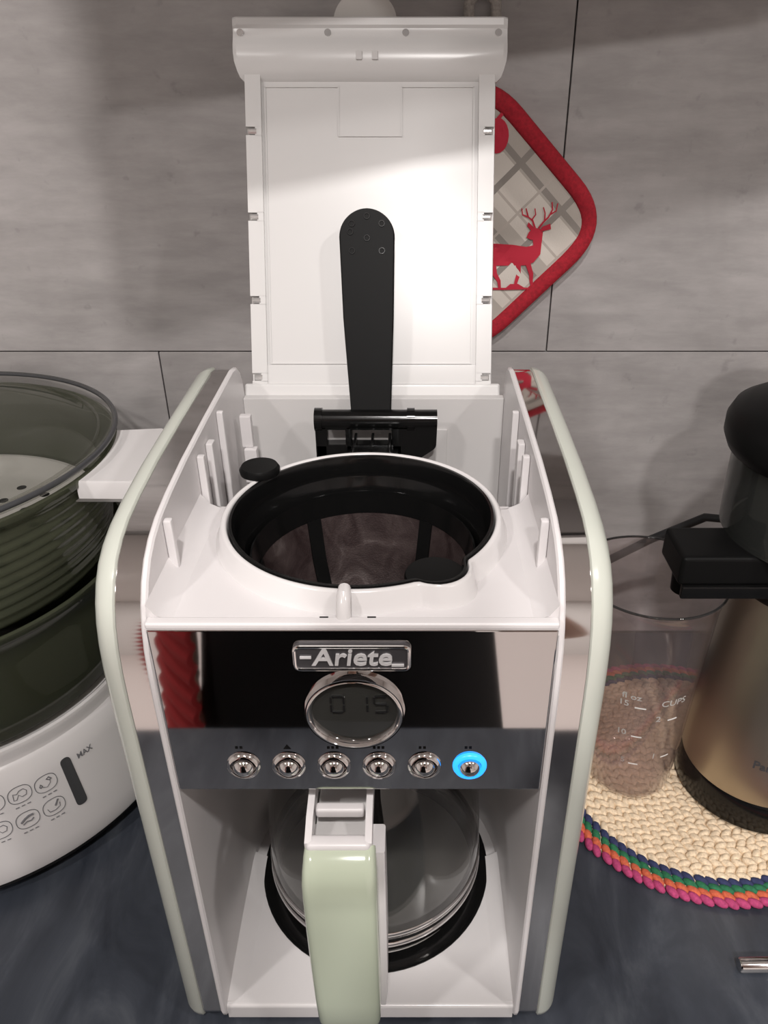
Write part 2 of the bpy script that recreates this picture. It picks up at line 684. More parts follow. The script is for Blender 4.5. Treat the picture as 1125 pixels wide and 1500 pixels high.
for sgn, xi in ((-1, XL), (1, XR)):
    # white inner wall with a soft rounded lip
    bm = NB()
    x1 = xi + sgn * 0.0036
    P = side_profile
    loft(bm, [[(xi, a, b) for a, b in offset_poly(P, 0.0010)], [(xi + sgn * 0.0009, a, b) for a, b in P], [(xi + sgn * 0.0027, a, b) for a, b in P], [(x1, a, b) for a, b in offset_poly(P, 0.0010)]])
    wall_o = build('inner_wall', bm, 'white_plastic', cm)
    # chrome strip
    x2 = x1 + sgn * 0.0122
    P2 = offset_poly(P, 0.0016)
    bm = NB(); side_slab(bm, x1, x2, P2)
    build('chrome_strip', bm, 'chrome', cm, smooth=25)
    # mint outer shell with a rounded outer edge
    R = 0.0115
    rings = [[(x2, a, b) for a, b in offset_poly(P, 0.0008)], [(x2 + sgn * 0.0006, a, b) for a, b in P]]
    for k in range(1, 9):
        th = k / 8 * pi / 2
        rings.append([(x2 + sgn * (0.0006 + R * sin(th)), a, b) for a, b in offset_poly(P, 0.011 * (1 - cos(th)))])
    bm = NB(); loft(bm, rings)
    build('outer_shell', bm, 'mint_shell', cm, smooth=40)
    # feet
    for yy in (0.31, 0.50):
        bm = NB(); lathe(bm, [(0, 0.0), (0.008, 0.0), (0.008, 0.0035), (0, 0.0035)], x2 - sgn * 0.004, yy, 16)
        build('foot', bm, 'black_rubber', cm)
    # ribs standing on the inner wall
    for (yy, zt, zb, wd) in ((0.450, 0.3725, 0.30, 0.004), (0.4195, 0.3655, 0.318, 0.008), (0.397, 0.367, 0.331, 0.0045), (0.327, 0.3655, 0.335, 0.0045)):
        bm = NB()
        xa, xb = sorted((xi, xi - sgn * 0.0045))
        box(bm, xa, xb, yy - wd / 2, yy + wd / 2, zb, zt, 0.0012, 2)
        build('rib', bm, 'white_plastic', cm)

# base plate
bm = NB()
prof = rounded([(YF + 0.003, 0.003), (YF + 0.003, 0.0178), (0.52, 0.0178), (0.52, 0.003)], [0.002, 0.0025, 0, 0], 4)
prism(bm, prof, lambda a, b: (XL, a, b), lambda a, b: (XR, a, b))
build('base_plate', bm, 'white_gloss', cm)
bm = NB(); lathe(bm, [(0, 0.0178), (0.087, 0.0178), (0.087, 0.0186), (0.085, 0.0192), (0, 0.0192)], MX, 0.390, 72)
build('hot_plate', bm, 'black_gloss', cm)
bm = NB(); lathe(bm, [(0, 0.0191), (0.074, 0.0191), (0.0735, 0.0197), (0, 0.0197)], MX, 0.390, 72)
build('plate_centre', bm, 'plate_steel', cm)
# soft ledges beside the hot plate
for sgn, xi in ((-1, XL), (1, XR)):
    bm = NB()
    xs_ = [0, 0.004, 0.009, 0.0125]
    zs_ = [0.0250, 0.0215, 0.019, 0.0175]
    pl = [(xi - sgn * a, b) for a, b in zip(xs_, zs_)] + [(xi, 0.0175)]
    loft(bm, [[(a, YF + 0.006, 0.0175 + (b - 0.0175) * 0.15) for a, b in pl], [(a, 0.31, 0.0175 + (b - 0.0175) * 0.6) for a, b in pl], [(a, 0.35, b) for a, b in pl], [(a, 0.394, b) for a, b in pl]])
    build('ledge', bm, 'white_gloss', cm, smooth=60)

# niche behind the carafe: concave wall
bm = NB()
outer, inner = [], []
ny = 0.386
hw = (XR - XL) / 2
for k in range(33):
    a = pi - pi * k / 32
    inner.append((MX + hw * cos(a), ny + 0.098 * sin(a)))
outer = [(XR, 0.50), (XL, 0.50)]
poly = inner + outer
for z0, z1 in ((0.0178, 0.2292),):
    # only the visible inner skin plus a back
    R = loft(bm, [[(a, b, z0) for a, b in inner], [(a, b, z1) for a, b in inner]], cap=False, closed=False)
    R2 = loft(bm, [[(a, b + 0.003, z0) for a, b in inner], [(a, b + 0.003, z1) for a, b in inner]], cap=False, closed=False)
build('niche_wall', bm, 'white_plastic', cm, smooth=60)
bm = NB(); box(bm, XL, XR, YF + 0.004, YB, 0.2292, 0.2335)
build('niche_ceiling', bm, 'grey_plastic', cm)
bm = NB(); box(bm, XL, XR, 0.527, 0.5345, 0.004, 0.351, 0.0008)
build('tank_wall', bm, 'grey_plastic', cm)
bm = NB(); box(bm, -0.010, 0.028, 0.5255, 0.527, 0.24, 0.327, 0.0006)
build('tank_cover', bm, 'grey_plastic', cm)

# tray around the filter
CY = 0.3697
TZ = 0.3352
rh = 0.0765
yb = 0.394
dx = sqrt(rh ** 2 - (yb - CY) ** 2)
a_r = atan2(yb - CY, dx)
arc_pts = arc(MX, CY, rh, a_r, -pi - a_r, 60)
inn = [Vector(p) for p in arc_pts]
outl = []
for p in inn:
    d_ = (p - Vector((MX, CY)))
    ks = []
    if d_.x > 1e-9: ks.append((XR - MX) / d_.x)
    if d_.x < -1e-9: ks.append((XL - MX) / d_.x)
    if d_.y > 1e-9: ks.append((yb - CY) / d_.y)
    if d_.y < -1e-9: ks.append((YF + 0.0005 - CY) / d_.y)
    k_ = max(1.0, min(ks))
    outl.append(Vector((MX, CY)) + d_ * k_)
outl[0] = Vector((XR, yb)); outl[-1] = Vector((XL, yb))
for cx_ in (XL, XR):
    k_ = min(range(1, len(outl) - 1), key=lambda i: (outl[i] - Vector((cx_, YF + 0.0005))).length)
    outl[k_] = Vector((cx_, YF + 0.0005))
bm = NB()
top_i, top_o, bot_i, bot_o = [[bm.verts.new((p.x, p.y, z_)) for p in L_] for L_, z_ in ((inn, TZ), (outl, TZ), (inn, TZ - 0.004), (outl, TZ - 0.004))]
for k in range(len(inn) - 1):
    bm.faces.new((top_i[k], top_i[k + 1], top_o[k + 1], top_o[k]))
    bm.faces.new((bot_i[k], bot_o[k], bot_o[k + 1], bot_i[k + 1]))
    bm.faces.new((top_i[k], bot_i[k], bot_i[k + 1], top_i[k + 1]))
    bm.faces.new((top_o[k], top_o[k + 1], bot_o[k + 1], bot_o[k]))
# the front lip and the curved fillets at the sides
box(bm, XL, XR, YF + 0.0002, YF + 0.006, TZ - 0.001, TZ + 0.0028, 0.0012, 3)
for sgn, xi in ((-1, XL), (1, XR)):
    pl = [(xi, TZ - 0.001), (xi - sgn * 0.014, TZ - 0.001), (xi - sgn * 0.009, TZ + 0.0006), (xi - sgn * 0.004, TZ + 0.003), (xi, TZ + 0.009)]
    loft(bm, [[(a, YF + 0.006, b) for a, b in pl], [(a, yb - 0.001, b) for a, b in pl]])
build('top_tray', bm, 'white_plastic', cm)
# tray back walls dropping into the water tank
for xa, xb in ((XL, MX - dx + 0.004), (MX + dx - 0.004, XR)):
    bm = NB(); box(bm, xa, xb, yb - 0.004, yb, 0.2335, TZ - 0.0005)
    build('tank_partition', bm, 'white_plastic', cm)
# collar round the filter holder
LX, LY, LR = 0.0128, 0.3158, 0.0160


def bulge(th):
    """how far the pivot lug sticks out past the round collar at this bearing"""
    d_ = hypot(LX - MX, LY - CY); ph_ = th - atan2(LY - CY, LX - MX)
    q = LR ** 2 - (d_ * sin(ph_)) ** 2
    if q <= 0 or cos(ph_) < 0:
        return 0.0
    return max(0.0, d_ * cos(ph_) + sqrt(q) - 0.0734)


def lathe_bulge(bm, prof, seg, close, zmin):
    R = lathe(bm, [(r_, z_) for r_, z_ in prof], MX, CY, seg, close=close)
    for (r_, z_), rg in zip(prof, R):
        if z_ < zmin or r_ < 0.06:
            continue
        for v in rg:
            th = atan2(v.co.y - CY, v.co.x - MX)
            k_ = (r_ + bulge(th)) / r_
            v.co.x = MX + (v.co.x - MX) * k_
            v.co.y = CY + (v.co.y - CY) * k_


bm = NB()
lathe_bulge(bm, [(0.0734, 0.235), (0.0734, 0.330), (0.0734, 0.3448), (0.0742, 0.3460), (0.0756, 0.3462), (0.0768, 0.3452), (0.0785, 0.338), (0.081, TZ - 0.001), (0.079, TZ - 0.003), (0.0765, 0.235)], 192, True, 0.3295)
build('filter_collar', bm, 'white_gloss', cm, smooth=50)
bm = NB()
tube(bm, [(-0.0305, 0.2955, 0.3465), (-0.0305, 0.2905, 0.3462), (-0.0305, 0.2860, 0.3420), (-0.0305, 0.2850, 0.337)], [0.0030, 0.0034, 0.0034, 0.0036], 12)
build('catch_nub', bm, 'white_gloss', cm)
for xx in (-0.0395, -0.0175):
    bm = NB(); box(bm, xx - 0.002, xx + 0.002, 0.2838, 0.2846, TZ + 0.0005, TZ + 0.003)
    build('slot', bm, 'black_satin', cm)
# float lever in the tank corner
bm = NB()
box(bm, -0.1165, -0.1085, 0.487, 0.493, 0.330, 0.3535, 0.0012)
box(bm, -0.1150, -0.1060, 0.484, 0.491, 0.3135, 0.330, 0.0012)
box(bm, -0.1150, -0.1010, 0.480, 0.490, 0.306, 0.3165, 0.0012)
box(bm, -0.1160, -0.1110, 0.486, 0.500, 0.24, 0.312, 0.0012)
build('float_lever', bm, 'white_plastic', cm)

# mirrored front panel
PZ0, PZ1 = 0.2291, 0.3345
bm = NB(); box(bm, XL + 0.0004, XR - 0.0004, YF, YF + 0.004, PZ0, PZ1, 0.0009, 3)
panel = build('front_panel', bm, 'mirror_panel', cm, smooth=0)


def rrect(x0, x1, z0, z1, r):
    return rounded([(x0, z0), (x1, z0), (x1, z1), (x0, z1)], r, 5)


# badge
BX0, BX1, BZ0, BZ1 = -0.0542, 0.0006, 0.3122, 0.3272
bm = NB()
prism(bm, rrect(BX0, BX1, BZ0, BZ1, 0.0032), lambda a, b: (a, YF, b), lambda a, b: (a, YF - 0.0016, b))
badge = build('badge', bm, 'badge_grey', cm)
bm = NB()
pts = [(a, YF - 0.0018, b) for a, b in rrect(BX0 + 0.0008, BX1 - 0.0008, BZ0 + 0.0008, BZ1 - 0.0008, 0.0028)]
tube(bm, pts, 0.0009, 8, closed=True)
build('badge_rim', bm, 'chrome_bright', badge)
me = text_mesh('Ariete', 0.0142, 0.0006, frame(((BX0 + BX1) / 2, YF - 0.0018, (BZ0 + BZ1) / 2 + 0.0003), (1, 0, 0), (0, 0, 1), (0, -1, 0)), bold=0.0002, shear=0.12, xs=1.02)
link_mesh('lettering', me, 'silver_letter', badge, smooth=0)
bm = NB()
box(bm, BX0 + 0.0032, BX0 + 0.0085, YF - 0.0024, YF - 0.0014, 0.3196, 0.3207)
build('lettering_dash', bm, 'silver_letter', badge)
bm = NB()
box(bm, BX1 - 0.0090, BX1 - 0.0032, YF - 0.0024, YF - 0.0014, 0.3150, 0.3161)
build('lettering_underline', bm, 'silver_letter', badge)


def lathe_y(bm, prof, cx, cz, seg=48, close=False):
    """prof (r, forward distance from panel)"""
    n0 = len(bm.verts)
    lathe(bm, prof, 0, 0, seg, close=close)
    bm.verts.ensure_lookup_table()
    for v in bm.verts[n0:]:
        x, y, z = v.co
        v.co = (cx + x, YF - z, cz + y)


# clock display
DX, DZ, DR = -0.0268, 0.2855, 0.0244
bm = NB(); lathe_y(bm, [(0, 0), (DR - 0.003, 0), (DR - 0.003, 0.0008), (0, 0.0014)], DX, DZ, 64)
disp = build('display', bm, 'lcd', cm, smooth=60)
bm = NB(); lathe_y(bm, [(DR - 0.0036, 0.0), (DR - 0.0034, 0.0026), (DR - 0.0022, 0.0042), (DR - 0.0012, 0.0034), (DR - 0.0004, 0.0036), (DR, 0.0014), (DR + 0.0002, 0)], DX, DZ, 72, close=True)
build('display_bezel', bm, 'chrome', disp, smooth=60)
for o_ in (disp,) + tuple(disp.children):
    for v in o_.data.vertices:
        zc_ = DZ - cm.location.z
        v.co.z = zc_ + (v.co.z - zc_) * 0.94
SEG = {'0': 'abcdef', '1': 'bc', '5': 'afgcd'}


def digit(ch, x0, z0, wd, ht):
    bm = NB()
    t = 0.0010
    y0 = YF - 0.0017
    h2 = ht / 2
    S = dict(a=(x0 + t, x0 + wd - t, z0 + ht - t, z0 + ht), d=(x0 + t, x0 + wd - t, z0, z0 + t), g=(x0 + t, x0 + wd - t, z0 + h2 - t / 2, z0 + h2 + t / 2),
             f=(x0, x0 + t, z0 + h2 + t * 0.6, z0 + ht - t), b=(x0 + wd - t, x0 + wd, z0 + h2 + t * 0.6, z0 + ht - t),
             e=(x0, x0 + t, z0 + t, z0 + h2 - t * 0.6), c=(x0 + wd - t, x0 + wd, z0 + t, z0 + h2 - t * 0.6))
    for s_ in SEG[ch]:
        a0, a1, b0, b1 = S[s_]
        box(bm, a0, a1, y0, y0 + 0.0006, b0, b1)
    build('digit', bm, 'lcd_digit', disp, smooth=0)


digit('0', -0.0385, 0.2848, 0.0072, 0.0112)
digit('1', -0.0268, 0.2848, 0.0068, 0.0112)
digit('5', -0.0176, 0.2848, 0.0072, 0.0112)

# six buttons
for k in range(6):
    bx, bz = -0.0851 + 0.02318 * k, 0.2473
    lit = (k == 5)
    bm = NB()
    lathe_y(bm, [(0.0062, 0.0), (0.0062, 0.0016), (0.0068, 0.0023), (0.0080, 0.0020), (0.0087, 0.0007), (0.0088, 0.0)], bx, bz, 40, close=True)
    rg = build('button_ring', bm, 'blue_light' if lit else 'chrome', cm, smooth=60)
    if lit:
        rg['label'] = 'glowing blue ring'
    bm = NB()
    lathe_y(bm, [(0, 0.0050), (0.0022, 0.0047), (0.0040, 0.0038), (0.0053, 0.0024), (0.0057, 0.0010), (0.0057, 0.0)], bx, bz - 0.0003, 40)
    build('button', bm, 'chrome', rg, smooth=60)
    # small dark printed mark above each button
    bm = NB()
    if k == 1:
        prism(bm, [(bx - 0.002, 0.2590), (bx + 0.002, 0.2590), (bx, 0.2622)], lambda a, b: (a, YF - 0.00005, b), lambda a, b: (a, YF - 0.00015, b))
    else:
        for q in range(3 if k in (2, 3) else 2):
            box(bm, bx - 0.003 + q * 0.0022, bx - 0.0016 + q * 0.0022, YF - 0.00015, YF - 0.00005, 0.2592, 0.2608)
    build('button_mark', bm, 'black_satin', panel, smooth=0)

# ---------------- lid (raised)
P0 = Vector((MX - 0.0012, 0.5325, 0.3445))
dB = Vector((0, 0.0981, 0.2439)).normalized()
dN = Vector((0, -dB.z, dB.y))
LM = frame(P0, (1, 0, 0), dB, dN)


def lp(a, b, n=0.0):
    return LM @ Vector((a, b, n))


bm = NB()
box(bm, -0.0880, 0.0880, 0.0, 0.2350, -0.013, -0.0035, 0.0015, 2, LM)
lid = build('lid', bm, 'cream_gloss', cm)
for sa in (-1, 1):
    bm = NB()
    # side rails with notches for the clips
    ys = [0.0, 0.0165, 0.0225, 0.0715, 0.0775, 0.1295, 0.1355, 0.1875, 0.1935, 0.2285]
    x0, x1 = (-0.0880, -0.0770) if sa < 0 else (0.0760, 0.0870)
    for k in range(0, len(ys) - 1):
        notch = k % 2 == 1
        xa, xb = x0, x1
        if notch:
            if sa < 0:
                xa = x0 + 0.0065
            else:
                xb = x1 - 0.0065
        box(bm, xa, xb, ys[k], ys[k + 1] + 0.0003, -0.0045, 0.0, 0.0, 2, LM)
    build('lid_rail', bm, 'cream_gloss', lid)
bm = NB()
box(bm, -0.0940, 0.0940, -0.0015, 0.0150, -0.010, 0.0006, 0.002, 3, LM)
box(bm, -0.0880, 0.0870, 0.0140, 0.0285, -0.006, -0.0018, 0.0006, 2, LM)
build('lid_hinge_edge', bm, 'cream_gloss', lid)
# fine ridges inside the lid
bm = NB()
ridges = [(-0.0770, 0.0760, 0.2325, 0.2335), (-0.0748, -0.0740, 0.030, 0.221), (0.0722, 0.0730, 0.030, 0.221), (-0.0748, 0.0730, 0.0292, 0.0300),
          (-0.0748, -0.0225, 0.2205, 0.2213), (0.0218, 0.0730, 0.2205, 0.2213), (-0.0232, -0.0222, 0.1885, 0.2213), (0.0212, 0.0222, 0.1885, 0.2213), (-0.0232, 0.0222, 0.1877, 0.1887)]
for (a0, a1, b0, b1) in ridges:
    box(bm, a0, a1, b0, b1, -0.0045, -0.0026, 0.0, 2, LM)
build('lid_ridge', bm, 'cream_gloss', lid)
bm = NB(); box(bm, -0.0222, 0.0212, 0.1887, 0.2206, -0.0045, -0.0031, 0.0, 2, LM)
build('lid_pad', bm, 'cream_gloss', lid)
# wide front flange
prof = [(0.2240, -0.004), (0.2262, -0.001), (0.2300, 0.0012), (0.2360, 0.0034), (0.2420, 0.0042), (0.2470, 0.0036), (0.2510, 0.0012), (0.2545, 0.0004), (0.2575, 0.0008), (0.2590, 0.0026), (0.2632, 0.0030), (0.2645, 0.0018), (0.2645, -0.013), (0.2300, -0.015), (0.2240, -0.012)]


def half(b):
    if b < 0.2385:
        u = max(0.0, (b - 0.2240) / 0.0145)
        return 0.0885 + 0.0068 * sqrt(u)
    return 0.0953


bm = NB()
R = []
for u in (-1, -0.97, -0.5, 0, 0.5, 0.97, 1):
    sh = 0.0 if abs(u) < 1 else 1.0
    R.append([lp(u * half(b), b, n * (1 - 0.5 * sh) - 0.0004 * sh) for b, n in prof])
loft(bm, R)
build('lid_flange', bm, 'cream_gloss', lid, smooth=28)
for aa in (-0.0900, -0.0293, 0.0247, 0.0890):
    bm = NB(); c_ = lp(aa, 0.2546, 0.0004)
    disc(bm, c_, 0.0024, dN, (1, 0, 0), dB, 0.0012, 16)
    build('pin', bm, 'clip_metal', lid)
for aa in (-0.0280, 0.0260):
    bm = NB(); c_ = lp(aa, 0.0045, 0.0004)
    disc(bm, c_, 0.0014, dN, (1, 0, 0), dB, 0.0008, 12)
    build('pin', bm, 'print_grey', lid)
for aa in (-0.0838, 0.0828):
    for bb in (0.0195, 0.0745, 0.1325, 0.1905, 0.2305):
        bm = NB()
        s_ = -1 if aa < 0 else 1
        tube(bm, [lp(aa - 0.0032 * s_, bb, -0.0012), lp(aa + 0.0022 * s_, bb, -0.0012)], 0.0022, 10)
        tube(bm, [lp(aa + 0.0022 * s_, bb - 0.0022, -0.002), lp(aa + 0.0022 * s_, bb + 0.0022, -0.002)], 0.0011, 8)
        build('clip', bm, 'clip_metal', lid)
for aa in (-0.0075, 0.0035):
    bm = NB(); box(bm, aa - 0.0022, aa + 0.0022, 0.2358, 0.2415, 0.0028, 0.0048, 0.0006, 2, LM)
    build('latch_mark', bm, 'grey_plastic', lid)
bm = NB()
pl = [(-0.0255 + 0.0, 0.2632)] + [(-0.0035 + 0.0220 * cos(pi - pi * k / 24), 0.2640 + 0.0205 * sin(pi * k / 24)) for k in range(25)] + [(0.0185, 0.2632)]
prism(bm, pl, lambda a, b: lp(a, b, -0.006), lambda a, b: lp(a, b, -0.0035))
tabo = build('pull_tab', bm, 'clear_tab', lid, smooth=30)

# ---------------- spray arm and hinge
AN = 0.018
AX = 0.0012 - 0.0046


def ap(a, b, n=0.0):
    return lp(a + AX + 0.0046, b, AN + n)


bm = NB()
cx_, cb_, cr_ = -0.0034, 0.1146, 0.0193
pl = [(-0.0153, -0.010), (0.0128, -0.010), (0.0150, 0.060)] + [(cx_ + cr_ * cos(t_), cb_ + cr_ * sin(t_)) for t_ in [(-0.12 + (pi + 0.24) * k / 28) for k in range(29)]] + [(-0.0205, 0.060)]
loft(bm, [[ap(cx_ + (a - cx_) * 0.97, cb_ + (b - cb_) * 0.985, -0.006) for a, b in pl], [ap(a, b, -0.005) for a, b in pl], [ap(a, b, 0.0) for a, b in pl], [ap(cx_ + (a - cx_) * 0.95, cb_ + (b - cb_) * 0.99, 0.0011) for a, b in pl]])
arm = build('spray_arm', bm, 'black_satin', cm, smooth=30)
for (a, b) in ((-0.0138, 0.1235), (-0.0034, 0.1285), (0.0069, 0.1235), (-0.0034, 0.1139), (-0.0138, 0.1053), (0.0069, 0.1053), (-0.0150, 0.1180)):
    bm = NB()
    seg = 14
    prof = [(0.0024, 0.0010), (0.0022, 0.0018), (0.0017, 0.0018), (0.0014, 0.0004)]
    R = [[ap(a + r * cos(2 * pi * k / seg), b + r * sin(2 * pi * k / seg), h) for k in range(seg)] for r, h in prof]
    loft(bm, R)
    build('spray_hole', bm, 'black_gloss', arm, smooth=50)
bm = NB()
tube(bm, [(-0.0655, 0.508, 0.3425), (0.0195, 0.508, 0.3425)], 0.0072, 24)
hinge = build('hinge_barrel', bm, 'black_gloss', cm, smooth=50)
for xx in (-0.0655, -0.0000):
    bm = NB(); tube(bm, [(xx - 0.0018, 0.508, 0.3425), (xx + 0.0036, 0.508, 0.3425)], 0.0084, 24)
    build('hinge_collar', bm, 'black_gloss', hinge, smooth=50)
# bracket below the barrel: frame with two windows
bm = NB()
def bar(x0, x1, z0, z1, y0=0.502, y1=0.512):
    box(bm, x0, x1, y0, y1, z0, z1, 0.0012, 2)
bar(-0.0672, -0.0585, 0.3135, 0.340)
bar(-0.0672, -0.0050, 0.3135, 0.3255)
bar(-0.0458, -0.0408, 0.3135, 0.340)
bar(-0.0130, -0.0030, 0.3135, 0.340)
bar(-0.0672, 0.0020, 0.3365, 0.342)
pl = rounded([(-0.004, 0.3120), (0.0080, 0.3150), (0.0190, 0.3230), (0.0196, 0.3425), (-0.004, 0.3425)], [0, 0.006, 0.006, 0, 0], 6)
prism(bm, pl, lambda a, b: (a, 0.502, b), lambda a, b: (a, 0.512, b))
build('hinge_bracket', bm, 'black_gloss', hinge)
bm = NB()
prism(bm, [(-0.044, 0.4475), (-0.008, 0.4475), (-0.008, 0.503), (-0.044, 0.503)], lambda a, b: (a, b, 0.335 - (b - 0.4415) * 0.28), lambda a, b: (a, b, 0.3425 - (b - 0.4415) * 0.33))
for xx in (-0.038, -0.026, -0.014):
    box(bm, xx - 0.001, xx + 0.001, 0.4515, 0.503, 0.325, 0.3405 - 0.006, 0.0004)
build('hinge_web', bm, 'black_gloss', hinge)

# ------------------------------------------------------------------ filter holder and permanent filter
fh = thing('filter_holder', 'black round filter holder sitting in the open top of the coffee maker', 'filter holder', (MX, CY, 0.236))
bm = NB()
lathe_bulge(bm, [(0.0, 0.236), (0.050, 0.236), (0.068, 0.30), (0.0722, 0.331), (0.0729, 0.3440), (0.0724, 0.3460), (0.0710, 0.3460), (0.0700, 0.3440), (0.0692, 0.3345), (0.0688, 0.3320), (0.0660, 0.3280), (0.0652, 0.3180), (0.0640, 0.300), (0.047, 0.239), (0, 0.239)], 192, False, 0.3305)
build('holder_cup', bm, 'black_gloss', fh, smooth=40)
bm = NB()
lathe(bm, [(0, 0.326), (0.0150, 0.326), (0.0153, 0.3395), (0.0146, 0.3410), (0.006, 0.3412), (0, 0.3412)], LX - 0.0002, LY + 0.0002, 40)
build('pivot_lug', bm, 'black_satin', fh, smooth=45)
bm = NB()
lathe(bm, [(0, 0.3464), (0.0118, 0.3464), (0.0122, 0.3490), (0.0108, 0.3512), (0, 0.3512)], -0.0905, 0.4165, 36)
tube(bm, [(-0.0905, 0.4165, 0.3484), (-0.0835, 0.4115, 0.3478), (-0.0838, 0.4117, 0.3455)], 0.0018, 8)
build('lift_tab', bm, 'black_satin', fh, smooth=45)

pf = thing('permanent_filter', 'brown gauze permanent coffee filter inside the black filter holder', 'coffee filter', (MX, CY, 0.245))
bm = NB()
lathe(bm, [(0.0630, 0.3190), (0.0634, 0.3235), (0.0622, 0.3240), (0.0604, 0.3150), (0.0596, 0.3110), (0.0606, 0.3105)], MX, CY, 72, close=True)
build('filter_rim', bm, 'black_gloss', pf, smooth=50)
bm = NB()
lathe(bm, [(0.0600, 0.3115), (0.0560, 0.285), (0.0490, 0.262), (0.0400, 0.2500), (0.0, 0.2485)], MX, CY, 72)
build('gauze', bm, 'gauze', pf, smooth=180)
for deg in (125, 52, 0, 180, 235, 305):
    a = radians(deg)
    bm = NB()
    T = Vector((-sin(a), cos(a), 0)); O = Vector((cos(a), sin(a), 0)); C0 = Vector((MX, CY, 0))
    R = []
    for (r, z) in ((0.0603, 0.3115), (0.0562, 0.285), (0.0492, 0.262), (0.0402, 0.2500)):
        i_ = r - 0.0016
        R.append([C0 + O * i_ - T * 0.0046 + Vector((0, 0, z)), C0 + O * i_ + T * 0.0046 + Vector((0, 0, z)), C0 + O * (r + 0.0004) + T * 0.0046 + Vector((0, 0, z - 0.001)), C0 + O * (r + 0.0004) - T * 0.0046 + Vector((0, 0, z - 0.001))])
    loft(bm, R)
    build('filter_rib', bm, 'black_satin', pf)

# ------------------------------------------------------------------ glass carafe
KX, KY = MX, 0.3920
ca = thing('glass_carafe', 'clear glass coffee carafe with a pale mint handle standing on the hot plate', 'carafe', (KX, KY, 0.0195))
bm = NB()
outp = [(0.0, 0.0208), (0.062, 0.0204), (0.072, 0.0215), (0.0765, 0.0255), (0.0785, 0.033), (0.0790, 0.045), (0.0785, 0.075), (0.0765, 0.105), (0.0715, 0.135), (0.0640, 0.160), (0.0565, 0.178), (0.0530, 0.192), (0.0530, 0.205)]
inp = [(r - 0.0022, z + (0.0022 if z < 0.03 else 0)) for r, z in outp if r > 0.01]
lathe(bm, outp + inp[::-1] + [(0, 0.0228)], KX, KY, 96)
build('glass_body', bm, 'carafe_glass', ca, smooth=60)
# chrome and black rings standing in for reflections in the foot of the glass
for nm, mm, pf_ in (('foot_band', 'chrome', [(0.0789, 0.0400), (0.0797, 0.0405), (0.0799, 0.0455), (0.0790, 0.0465)]),
                    ('foot_dark_band', 'black_satin', [(0.0786, 0.0362), (0.0793, 0.0365), (0.0793, 0.0398), (0.0788, 0.0400)]),
                    ('foot_ring', 'chrome', [(0.0770, 0.0270), (0.0797, 0.0285), (0.0802, 0.0345), (0.0786, 0.0360)])):
    bm = NB(); lathe(bm, pf_, KX, KY, 96, close=True)
    build(nm, bm, mm, ca, smooth=60)
bm = NB()
lathe(bm, [(0.0545, 0.172), (0.0580, 0.172), (0.0575, 0.196), (0.0545, 0.196)], KX, KY, 72, close=True)
build('neck_band', bm, 'chrome', ca, smooth=40)
bm = NB()
lathe(bm, [(0.0, 0.2035), (0.053, 0.2035), (0.0565, 0.206), (0.0565, 0.214), (0.050, 0.219), (0, 0.221)], KX, KY, 64)
build('carafe_lid', bm, 'black_gloss', ca, smooth=40)

HX = -0.0365


def hsec(y, z, dy, dz, wd, dep, r=0.006, n=5):
    """rounded section of the handle: wd across, dep deep (towards the carafe)"""
    nrm = Vector((0, dy, dz)).normalized()
    pl = rounded([(-wd / 2, 0), (wd / 2, 0), (wd / 2, dep), (-wd / 2, dep)], [r, r, 0.002, 0.002], n)
    return [(HX + a, y + nrm.y * b, z + nrm.z * b) for a, b in pl]


# mint grip: front surface path (y, z) with inward normals
gp = [(0.2630, 0.2065, 0.45, -0.88, 0.0372, 0.008), (0.2570, 0.2050, 0.66, -0.75, 0.0380, 0.012), (0.2510, 0.1990, 0.88, -0.47, 0.0388, 0.015), (0.2475, 0.1920, 0.97, -0.2, 0.0394, 0.016), (0.2465, 0.180, 1, 0, 0.0396, 0.016),
      (0.2470, 0.150, 1, 0.02, 0.0396, 0.016), (0.2480, 0.115, 1, 0.03, 0.0393, 0.016), (0.2495, 0.080, 1, 0.05, 0.0388, 0.016), (0.2515, 0.055, 1, 0.1, 0.0380, 0.015), (0.2550, 0.044, 1, 0.5, 0.0365, 0.012), (0.2590, 0.0405, 0.7, 0.7, 0.034, 0.008)]
bm = NB(); loft(bm, [hsec(y, z, a, b, w_, d_) for (y, z, a, b, w_, d_) in gp])
handle = build('handle', bm, 'mint', ca, smooth=50)
# white liner behind the grip and the frame that carries it
bm = NB()
lp_ = [(0.2660, 0.1960, 0.0372, 0.016), (0.2625, 0.180, 0.0376, 0.019), (0.2630, 0.140, 0.0376, 0.022), (0.2640, 0.100, 0.0372, 0.023), (0.2655, 0.065, 0.0364, 0.018), (0.2680, 0.046, 0.034, 0.010)]
loft(bm, [[(a + 0.0032, b, c) for a, b, c in hsec(y, z, 1, 0, w_ + 0.0030, d_ + 0.002, 0.001)] for (y, z, w_, d_) in lp_])
build('handle_liner', bm, 'white_plastic', handle, smooth=50)
for xs_ in (HX - 0.0165, HX + 0.0150):
    bm = NB()
    loft(bm, [[(xs_ + a, y + b, z + c) for a, b, c in ((-0.0018, 0, -0.009), (0.0018, 0, -0.009), (0.0018, 0, 0.003), (-0.0018, 0, 0.003))] for y, z in ((0.2625, 0.2050), (0.275, 0.2110), (0.300, 0.2150), (0.335, 0.2150))])
    build('handle_rail', bm, 'white_plastic', handle)
bm = NB()
box(bm, HX - 0.0180, HX + 0.0165, 0.2600, 0.2690, 0.1980, 0.2085, 0.003, 3)
build('handle_bridge', bm, 'white_plastic', handle)
bm = NB()
box(bm, HX - 0.0138, HX + 0.0122, 0.2775, 0.2835, 0.2085, 0.2150, 0.0016, 3)
build('lid_lever', bm, 'white_plastic', handle)
bm = NB()
